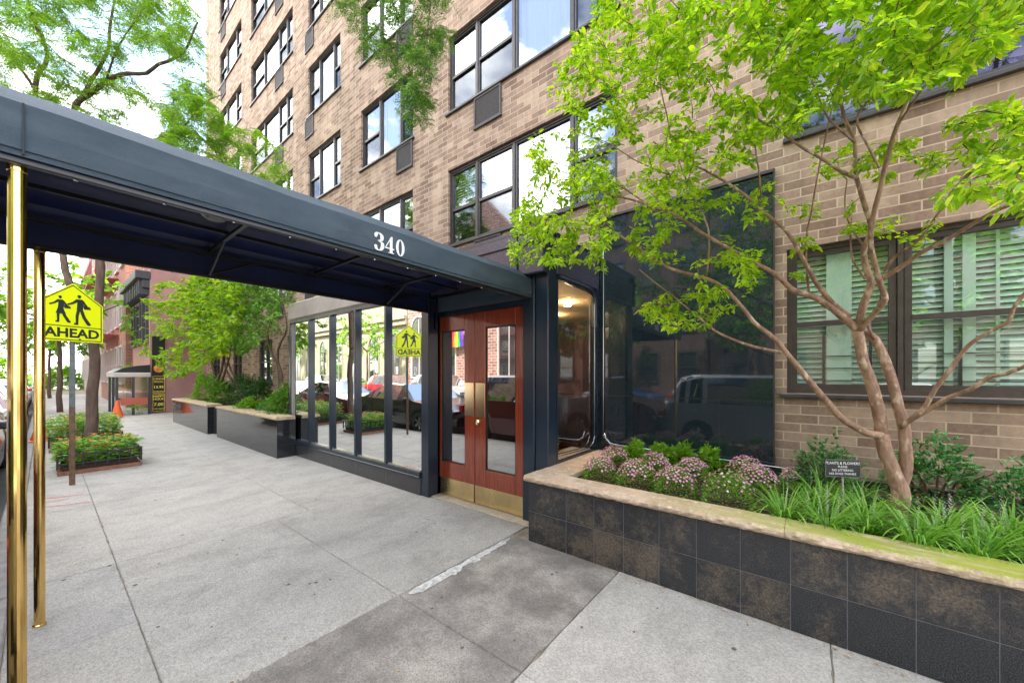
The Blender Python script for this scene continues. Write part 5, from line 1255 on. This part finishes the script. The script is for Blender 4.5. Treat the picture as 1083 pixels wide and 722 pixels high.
# ------------------------------------------------------------------ other buildings
def arch_win(m_f, m_g, xc, w_, z0, z1, Yf, sgn, t=.12, arched=True):
    """pointed or round-headed window: frame outline and glass, on a wall at Yf facing sgn*Y"""
    n = 9; P = [(xc-w_/2, z0), (xc+w_/2, z0)]
    if arched: P += [(xc+w_/2*math.cos(a*math.pi/n), z1-w_/2+w_/2*math.sin(a*math.pi/n)*1.15) for a in range(n+1)]
    else: P += [(xc+w_/2, z1), (xc-w_/2, z1)]
    cx_ = xc; cz = (z0+z1)/2; O = [(cx_+(a-cx_)*(1+2*t/w_), cz+(b-cz)*(1+2*t/(z1-z0))) for a, b in P]
    y1 = Yf+sgn*.10
    for i in range(len(P)):
        j = (i+1) % len(P); m_f.poly([(O[i][0], y1, O[i][1]), (O[j][0], y1, O[j][1]), (P[j][0], y1, P[j][1]), (P[i][0], y1, P[i][1])])
        m_f.poly([(O[i][0], y1, O[i][1]), (O[j][0], y1, O[j][1]), (O[j][0], Yf, O[j][1]), (O[i][0], Yf, O[i][1])]); m_f.poly([(P[i][0], y1, P[i][1]), (P[j][0], y1, P[j][1]), (P[j][0], Yf, P[j][1]), (P[i][0], Yf, P[i][1])])
    m_g.poly([(a, Yf+sgn*.02, b) for a, b in P])
def facade(name, x0, x1, Yf, sgn, h, depth, wall, trim, rows, cols, ww, wh, label, arched=False, z_first=1.2, step=3.0, cornice=True, extra=None):
    o = thing(name, ((x0+x1)/2, Yf, 0), label, 'building')
    MB().box(x0, x1, Yf, Yf-sgn*depth, -.1, h).build('wall', wall, o)
    for r in range(rows):
        for c_ in range(cols):
            xc = x0+(x1-x0)*(c_+.5)/cols; f = MB(); g_ = MB(); z0 = z_first+r*step
            arch_win(f, g_, xc, ww, z0, z0+wh, Yf, sgn, .10, arched)
            if not arched: f.box(xc-ww/2, xc+ww/2, Yf+sgn*.025, Yf+sgn*.06, z0+wh*.5-.03, z0+wh*.5+.03)
            else: f.box(xc-.03, xc+.03, Yf+sgn*.025, Yf+sgn*.06, z0, z0+wh-.1)
            fo = f.build('window', trim, o); g_.build('pane', M['glass_plain'], fo)
    if cornice:
        m = MB(); m.box(x0-.1, x1+.1, Yf-sgn*.02, Yf+sgn*.45, h-.25, h+.1, .03); m.box(x0-.05, x1+.05, Yf-sgn*.02, Yf+sgn*.25, h-.6, h-.252, .03)
        x = x0+.2
        while x < x1-.1: m.box(x, x+.14, Yf-sgn*.02, Yf+sgn*.34, h-.85, h-.252); x += .5
        m.build('cornice', trim, o)
    return o
dim_b = brickmat('dim_brick', (.13, .085, .07), (.08, .05, .045), (.16, .14, .12), .22, .075, .008)
red_b = brickmat('red_brick', (.42, .17, .12), (.30, .11, .08), (.46, .36, .30), .22, .075, .008)
rough_b = brickmat('brownstone_block', (.40, .22, .17), (.22, .11, .09), (.50, .42, .38), .5, .22, .02)
cream = pmat('cream_stone', (.33, .30, .21), .8, 0, (.27, .24, .17), 2)
pinkp = pmat('pink_stucco', (.52, .29, .25), .8, 0, (.44, .24, .21), 1.5)
mauve = pmat('mauve_stucco', (.46, .25, .24), .85, 0, (.38, .20, .19), 1.2)
darkt = pmat('dark_cornice', (.05, .05, .055), .6)
whitet = pmat('pale_trim', (.55, .48, .44), .7)
cchurch = facade('stone_church', -62, -29, -14.6, 1, 14.5, 14, cream, cream, 1, 9, 1.7, 4.9, 'cream stone church with tall arched windows across the street', True, .5)
MB().box(-62.1, -28.95, -14.62, -14.2, 6.7, 7.1, .03).box(-62.1, -28.95, -14.62, -14.35, 6.2, 6.69, .03).build('belt_cornice', cream, cchurch)
rb = facade('brownstone_church', -28.9, -15.5, -14.6, 1, 10, 14, rough_b, whitet, 1, 4, 2.0, 5.2, 'red rough-stone church with round arches and a rainbow flag across the street', True, 1.4, cornice=False)
m = MB(); m.prism([(-28.9, 10), (-15.5, 10), (-22.2, 17)], lambda u, v, d: (u, -14.6-d, v), 0, .8); m.build('gable', rough_b, rb)
fb = thing('rainbow_flag', (-22.4, -14.2, 3.9), 'striped rainbow flag hanging on the brownstone church', 'flag')
for i, c_ in enumerate(((.7, .02, .02), (.85, .25, .02), (.85, .75, .03), (.03, .4, .06), (.03, .08, .6), (.25, .03, .4))):
    m = MB()
    for k in range(5): m.poly([(-22.9+.22*i, -14.2+.05*math.sin(k+i), 3.9+.3*k), (-22.9+.22*(i+1), -14.2+.05*math.sin(k+i+1), 3.9+.3*k-.1), (-22.9+.22*(i+1), -14.2+.05*math.sin(k+i+2), 3.9+.3*(k+1)-.1), (-22.9+.22*i, -14.2+.05*math.sin(k+i+1), 3.9+.3*(k+1))])
    m.build('stripe', pmat('flag_stripe', c_, .7), fb)
MB().tube([(-23.0, -14.6, 5.5), (-21.4, -14.05, 5.5)], .03, 6).build('flag_pole', M['steel'], fb)
facade('brick_townhouse', -15.4, -4.5, -14.6, 1, 13, 12, dim_b, darkt, 4, 5, 1.0, 1.7, 'dark brown brick townhouse across the street', False, 1.2)
facade('brick_townhouse', -4.4, 8, -14.6, 1, 12, 12, dim_b, darkt, 4, 5, 1.1, 1.8, 'brown stone townhouse across the street facing the planter', False, 1.2, 2.8)
facade('brick_townhouse', 8.1, 24, -14.6, 1, 16, 12, red_b, darkt, 5, 6, 1.1, 1.8, 'tall red brick house across the street at the near end', False, 1.2, 3)
# restaurant house and its neighbours on the near side
rs = facade('brownstone_house', -26.2, -21.3, 2.72, -1, 5.75, 12, pinkp, darkt, 1, 3, .8, 1.7, 'pink stuccoed house with dark bracketed cornice beside the apartment building', False, 3.0)
MB().box(-21.298, -21.22, 2.70, 14, 0, 5.95).box(-26.3, -21.3, 3.2, 14, 5.76, 7.4).build('party_wall', mauve, rs)
sb = thing('menu_board', (-21.19, 2.95, 0), 'tall black menu board with yellow lettering on the side of the pink house', 'sign')
MB().box(-21.215, -21.17, 2.76, 3.16, .05, 3.2, .005).build('board', M['black_metal'], sb)
yel = pmat('yellow_letter', (.85, .66, .08), .5)
def mbp(zc, sc_=1): return lambda u, v, d: (-21.166, 2.96+u, zc+v)
for zc, tx_, sz in ((1.42, 'LUNCH', .095), (1.30, 'SPECIAL', .08), (1.08, '13.95', .135), (.90, 'SERVED DAILY', .052), (.70, 'HAPPY', .11), (.58, 'HOUR', .11), (.36, '7.00', .165), (.18, 'EVERY NIGHT', .055)): text(tx_, sz*1.05, mbp(zc), yel, sb, bold=sz*.03)
m = MB(); 
for (a, b) in ((.08, .80), (.84, 1.54)):
    for (y0_, y1_, z0_, z1_) in ((2.775, 3.145, a, a+.015), (2.775, 3.145, b-.015, b), (2.775, 2.79, a+.015, b-.015), (3.13, 3.145, a+.015, b-.015)): m.box(-21.17, -21.16, y0_, y1_, z0_, z1_)
m.build('border', yel, sb)
m = MB(); m.lathe((0, 0, 0), [(0, .03), (.15, .02), (.16, 0)], 18); m.v = [(-21.17+c_, 2.96+a, 1.85+b) for a, b, c_ in m.v]; m.build('emblem', pmat('emblem', (.65, .10, .04), .5, 0, (.85, .45, .05), 8), sb)
vb = thing('restaurant_porch', (-22, 2.2, 0), 'small glazed restaurant porch with a pale roof and dark posts by the menu board', 'porch')
m = MB()
for (x, y) in ((-21.05, 1.75), (-21.05, 2.66), (-21.05, 2.2), (-23.6, 1.75), (-22.3, 1.75)): m.box(x-.04, x+.04, y-.04, y+.04, 0, 1.5)
m.box(-21.07, -21.03, 1.79, 2.16, .62, .68); m.box(-21.07, -21.03, 2.24, 2.62, .62, .68); m.build('post', M['dark_frame'], vb)
MB().box(-23.7, -20.95, 1.65, 2.70, 1.50, 1.68, .02).build('roof', whitet, vb)
m = MB(); m.prism([(1.65, 1.68), (2.68, 1.68), (2.68, 2.0), (2.3, 1.95), (1.9, 1.85)], lambda u, v, d: (d, u, v), -23.7, -21.0); m.build('awning', M['black_metal'], vb)
MB().poly([(-21.05, 1.79, .05), (-21.05, 2.62, .05), (-21.05, 2.62, 1.5), (-21.05, 1.79, 1.5)]).poly([(-23.6, 1.75, .05), (-21.05, 1.75, .05), (-21.05, 1.75, 1.5), (-23.6, 1.75, 1.5)]).build('pane', M['glass_clear'], vb)
MB().box(-21.0, -20.94, 1.85, 2.6, .40, .68).build('red_panel', pmat('red_panel', (.5, .12, .07), .6), vb)
bush('potted_plant', (-20.8, 2.25, .12), .16, .4, .32, M['leaf_lime'], 120, .06, .03, 'low green plants in a trough at the foot of the restaurant porch', 'plant', None, 4, False)
bush('potted_plant', (-21.4, 2.1, 1.72), .16, .3, .3, M['leaf_small'], 90, .06, .03, 'yellow-green plants on the roof of the restaurant porch', 'plant', None, 14, False)
def cone(loc, label):
    o = thing('traffic_cone', loc, label, 'traffic cone'); m = MB(); m.lathe(loc, [(.17, .03), (.03, .62), (0, .63)], 16); m.build('cone', M['cone'], o); MB().box(loc[0]-.19, loc[0]+.19, loc[1]-.19, loc[1]+.19, loc[2], loc[2]+.03, .01).build('base', M['cone'], o)
cone((-20.5, 1.72, 0), 'orange traffic cone in front of the restaurant porch'); cone((-14.5, -.05, 0), 'orange traffic cone at the kerb behind the second flower box')
tall = facade('brick_tenement', -39, -26.4, 2.5, -1, 13.5, 12, red_b, whitet, 4, 6, 1.0, 1.8, 'tall red tenement with fire escapes beyond the pink house', False, 1.2, 3.0)
m = MB()
for z in (3.7, 6.7, 9.7):
    m.box(-36, -29, 1.5, 2.48, z, z+.05); 
    for zz in (.45, .85): m.box(-36, -29, 1.5, 1.53, z+zz, z+zz+.03)
    for i in range(36): m.box(-36+i*.2, -35.98+i*.2, 1.5, 1.52, z+.05, z+.87)
    m.tube([(-34, 1.9, z-2.9), (-31.5, 1.9, z+.02)], .05, 5)
m.build('fire_escape', pmat('red_iron', (.35, .06, .05), .6), tall)
facade('tenement_house', -62, -39.2, 2.6, -1, 15, 12, pmat('pale_brick', (.56, .47, .42), .8, 0, (.48, .38, .34), 3), whitet, 4, 9, 1.0, 1.8, 'pale tenement far down the street beyond the red one', False, 1.2, 3.0)
facade('office_block', -100, -70, -30, 1, 26, 12, pmat('pale_tower', (.55, .54, .54), .8), whitet, 7, 8, 1.8, 1.8, 'pale tower far beyond the end of the street', False, 1.2, 3.4)
# trees farther along the street
def simple_tree(base, h, r, label, mat, n, trunk=.10):
    b = Vector(base); top = b+Vector((0, 0, h*.55)); limbs_ = [([b, b+Vector((.05, 0, h*.25)), top], trunk, trunk*.6)]
    for k in range(5): a = k*1.256; limbs_.append(([top, top+Vector((math.cos(a)*r*.4, math.sin(a)*r*.4, h*.12)), top+Vector((math.cos(a)*r*.75, math.sin(a)*r*.75, h*.22))], trunk*.5, .02))
    T_ = []
    while len(T_) < n:
        v = Vector((ru(-1, 1), ru(-1, 1), ru(-1, 1)))
        if .35 < v.length < 1: T_.append(top+Vector((v.x*r, v.y*r, h*.2+v.z*h*.34)))
    street_tree('street_tree', base, limbs_, label, T_, broad_leaves(.20, .34, 16), mat, trunk, 'street trees farther along the street', rad=.02)
simple_tree((-25, .4, 0), 6.2, 2.4, 'green street tree on the near pavement before the red tenement', M['leaf_locust'], 130)
simple_tree((-40, .2, 0), 6.5, 3.0, 'green street tree far down the near pavement', M['leaf_shrub'], 150)
simple_tree((-30, -11.2, 0), 6.5, 2.8, 'street tree on the opposite pavement before the cream church', M['leaf_locust'], 120)
simple_tree((-48, -8, -.1), 7.0, 4, 'broad tree at the far left end of the street', M['leaf_shrub'], 170)
for (x, y, r, lb_) in ((-62, 1.2, 2.2, 'leafy hedge mass at the far end of the near pavement'), (-66, -2.5, 3.0, 'broad hedge closing the far end of the street'), (-60, -9, 2.6, 'hedge at the far end on the opposite side')):
    bush('hedge', (x, y, -.1), r, r, r*1.25, M['leaf_locust'], 900, .34, .2, lb_, 'hedge', 'hedges at the far end of the street', x, False)
simple_tree((-70, -6, -.1), 8.5, 6, 'broad tree behind the end of the street', M['leaf_locust'], 220)
simple_tree((-52, -11.5, -.1), 8, 4, 'tree on the opposite pavement at the far end', M['leaf_locust'], 200)
simple_tree((-58, -3, -.1), 7.5, 5, 'broad green tree closing the far end of the street', M['leaf_shrub'], 200)
simple_tree((-9, -11.4, 0), 6.5, 2.6, 'street tree on the opposite pavement opposite the storefront', M['leaf_locust'], 110)
simple_tree((9.5, -11.4, 0), 7, 3.0, 'street tree on the opposite pavement at the near end', M['leaf_locust'], 170)
simple_tree((-2, -11.6, 0), 7, 2.8, 'street tree on the opposite pavement opposite the canopy', M['leaf_shrub'], 150)
simple_tree((4, -11.4, 0), 7, 3.2, 'street tree on the opposite pavement opposite the near planter', M['leaf_shrub'], 150)
